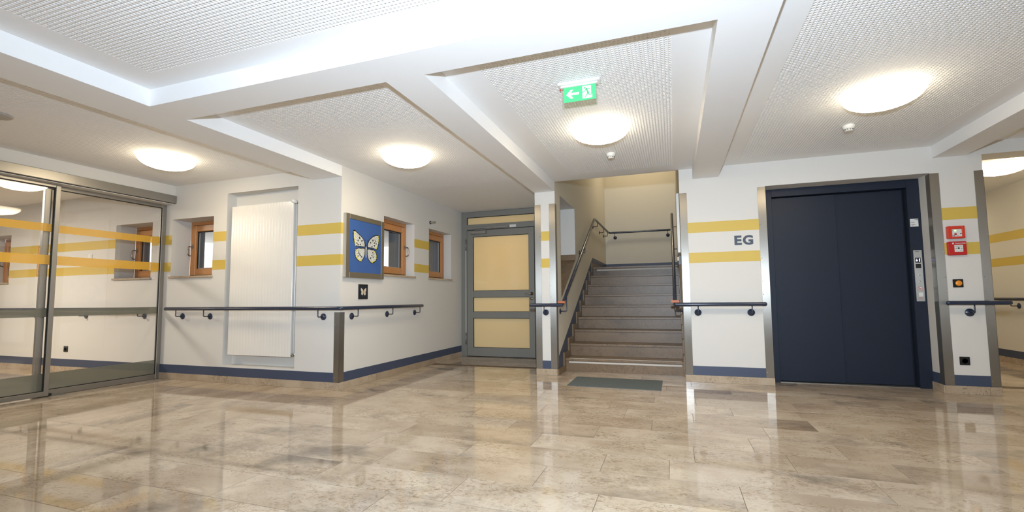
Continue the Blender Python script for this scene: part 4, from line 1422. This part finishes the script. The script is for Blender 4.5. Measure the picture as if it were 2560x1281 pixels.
hd = ep((0.662, 0.775), 0.0004)
mn.poly([(hd[0] + 0.0068 * math.cos(2 * math.pi * k_ / 14), hd[1], hd[2] + 0.0068 * math.sin(2 * math.pi * k_ / 14)) for k_ in range(14)])
for a, b, wd in (((0.69, 0.715), (0.785, 0.72), 0.0028), ((0.785, 0.72), (0.825, 0.62), 0.0026), ((0.70, 0.71), (0.655, 0.54), 0.0028), ((0.655, 0.54), (0.585, 0.525), 0.0026),
                 ((0.705, 0.72), (0.765, 0.46), 0.0060), ((0.752, 0.48), (0.722, 0.32), 0.0038), ((0.722, 0.33), (0.655, 0.15), 0.0030),
                 ((0.765, 0.48), (0.785, 0.32), 0.0038), ((0.78, 0.325), (0.875, 0.315), 0.0030)):
    gstroke(a, b, wd)
mn.build('running_man', ex)
MB().mat(REDP).lathe((-0.693, 3.060, 2.392), [(0.004, 0), (0.006, 0.006), (0.002, 0.012)], (0, 0, -1), 10).build('red_indicator', ex)

# ------------------------------------------------------------------ ceiling lamps
LAMPR, LAMPD = 0.248, 0.105
lamps = [((-4.833, 3.242), 'ceiling lamp nearest the sliding glass door'), ((-2.514, 4.024), 'ceiling lamp in the corridor bay beside the butterfly picture'),
         ((-0.554, 3.970), 'ceiling lamp behind the exit sign in front of the stairs'), ((1.476, 3.959), 'ceiling lamp in front of the blue lift door'),
         ((3.555, 6.73), 'ceiling lamp in the side passage cut by the right pier')]


def make_lamp(x, y):
    o = thing('ceiling_lamp', (x, y, ZC), '', 'lamp', 'round ceiling lamps')
    MB().mat(WHITEP).lathe((x, y, ZC), [(0.185, 0.0), (0.185, 0.020), (0.15, 0.022)], (0, 0, -1), 40).build('base_plate', o)
    MB().mat(pbr('lamp_rim_glass', (0.75, 0.68, 0.55), 0.2, emit=(1.0, 0.72, 0.42), es=0.7)).lathe((x, y, ZC - 0.016), [(LAMPR + 0.001, 0), (LAMPR + 0.004, 0.003), (LAMPR + 0.003, 0.008)], (0, 0, -1), 48, cap=False).build('rim', o)
    prof = [(LAMPR * 0.96, -0.002)]
    for k_ in range(0, 11):
        t_ = k_ / 10 * math.pi / 2
        prof.append((max(0.002, LAMPR * math.cos(t_)), LAMPD * math.sin(t_)))
    MB().mat(OPAL).lathe((x, y, ZC - 0.022), prof, (0, 0, -1), 48).build('opal_bowl', o)
    return o


l0 = make_lamp(*lamps[0][0])
l0['label'] = 'round lit opal bowl, ' + lamps[0][1]
for (x, y), lb in lamps[1:]:
    c_ = l0.copy(); COL.objects.link(c_); c_.location = (x, y, ZC); c_['label'] = 'round lit opal bowl, ' + lb
    for ch in list(l0.children):
        d_ = ch.copy(); COL.objects.link(d_); d_.parent = c_


# ------------------------------------------------------------------ smoke detectors and the ceiling disc
def detector(x, y, label, s_=1.0):
    o = thing('smoke_detector', (x, y, ZC), label, 'smoke detector')
    MB().mat(WHITEP).lathe((x, y, ZC), [(0.048 * s_, 0), (0.048 * s_, 0.012), (0.046 * s_, 0.016), (0.044 * s_, 0.020), (0.038 * s_, 0.036)], (0, 0, -1), 32).build('base', o)
    hd_ = MB().mat(WHITEP).lathe((x, y, ZC - 0.036), [(0.037 * s_, 0), (0.031 * s_, 0.016), (0.024 * s_, 0.018), (0.004, 0.020)], (0, 0, -1), 32).build('sensor_head', o)
    vb = MB().mat(BLACK)
    for k_ in range(12):
        a = 2 * math.pi * k_ / 12
        for (h0, ra, rb_) in ((0.038, 0.0378, 0.0365), (0.045, 0.0358, 0.0345)):
            A0, A1 = a - 0.17, a + 0.17
            q = []
            for (aa, hh, rr) in ((A0, h0, ra), (A1, h0, ra), (A1, h0 + 0.004, rb_), (A0, h0 + 0.004, rb_)):
                q.append((x + rr * s_ * math.cos(aa), y + rr * s_ * math.sin(aa), ZC - hh))
            vb.quad(*q)
    vb.build('vent_slots', hd_)


detector(-0.558, 4.745, 'white smoke detector behind the lamp in front of the stairs')
detector(1.488, 4.690, 'white smoke detector behind the lamp in front of the lift')
dk = MB().mat(pbr('grey_disc', (0.40, 0.38, 0.36), 0.5)).lathe((-4.96, 2.02, ZC), [(0.10, 0), (0.10, 0.006), (0.092, 0.012), (0.02, 0.014)], (0, 0, -1), 36)
tag(dk.build('ceiling_loudspeaker'), 'flat grey round disc on the ceiling cut by the left edge', 'loudspeaker')

# ------------------------------------------------------------------ sliding glass door on the left
gd = node('door_3', (-6.09, 2.2, 0))
gd['label'] = 'aluminium framed sliding glass door with yellow stripes'
HX = -5.935
hb = MB().mat(ALU)
hb.box(-6.10, HX, -0.2, R, 2.200, 2.298, 0.004)
hb.build('header_box', gd)
MB().mat(RUB).box(-6.095, HX - 0.025, -0.2, R, 2.196, 2.2005).build('header_slot', gd)


def glazed(par, nm, x0, x1, y0, y1, z0, z1, st, bot, top, gx):
    f_ = MB().mat(ALU)
    f_.box(x0, x1, y0, y0 + st, z0, z1, 0.003); f_.box(x0, x1, y1 - st, y1, z0, z1, 0.003)
    f_.box(x0, x1, y0 + st, y1 - st, z0, z0 + bot, 0.003); f_.box(x0, x1, y0 + st, y1 - st, z1 - top, z1, 0.003)
    fo_ = f_.build(nm, par)
    a, b, c, d = y0 + st, y1 - st, z0 + bot, z1 - top
    s_ = MB().mat(RUB)
    t = 0.007
    for xx in (gx + 0.004,):
        s_.box(xx, xx + 0.010, a, a + t, c, d); s_.box(xx, xx + 0.010, b - t, b, c, d); s_.box(xx, xx + 0.010, a + t, b - t, c, c + t); s_.box(xx, xx + 0.010, a + t, b - t, d - t, d)
    s_.build('glazing_seal', fo_)
    segs = [(c, 0.235, FROST), (0.235, 0.812, GLASS), (0.812, 0.892, FROST), (0.892, 1.350, GLASS), (1.350, 1.447, FILMY), (1.447, 1.692, GLASS), (1.692, 1.772, FILMY), (1.772, d, GLASS)]
    MB().mat(GLASS).quad((gx, a, c), (gx, b, c), (gx, b, d), (gx, a, d)).build('pane', fo_)
    for (q0, q1, mt) in segs:
        if mt is GLASS:
            continue
        MB().mat(mt).quad((gx + 0.0015, a, q0), (gx + 0.0015, b, q0), (gx + 0.0015, b, q1), (gx + 0.0015, a, q1)).build('frosted_strip' if mt is FROST else 'yellow_strip', fo_)
    return fo_


glazed(gd, 'fixed_panel', -6.145, -6.105, 2.90, R - 0.004, 0.002, 2.198, 0.050, 0.060, 0.050, -6.125)
glazed(gd, 'sliding_leaf', -6.098, -6.055, 1.35, 3.005, 0.010, 2.196, 0.042, 0.048, 0.040, -6.078)
glazed(gd, 'sliding_leaf', -6.098, -6.055, -0.30, 1.34, 0.010, 2.196, 0.042, 0.048, 0.040, -6.078)
MB().mat(BLACK).box(-6.10, -6.06, 3.008, 3.030, 0.004, 0.030).build('floor_guide', gd)
MB().mat(ALU).box(-6.10, -6.05, 3.005, 3.14, 0.0005, 0.006).build('guide_plate', gd)
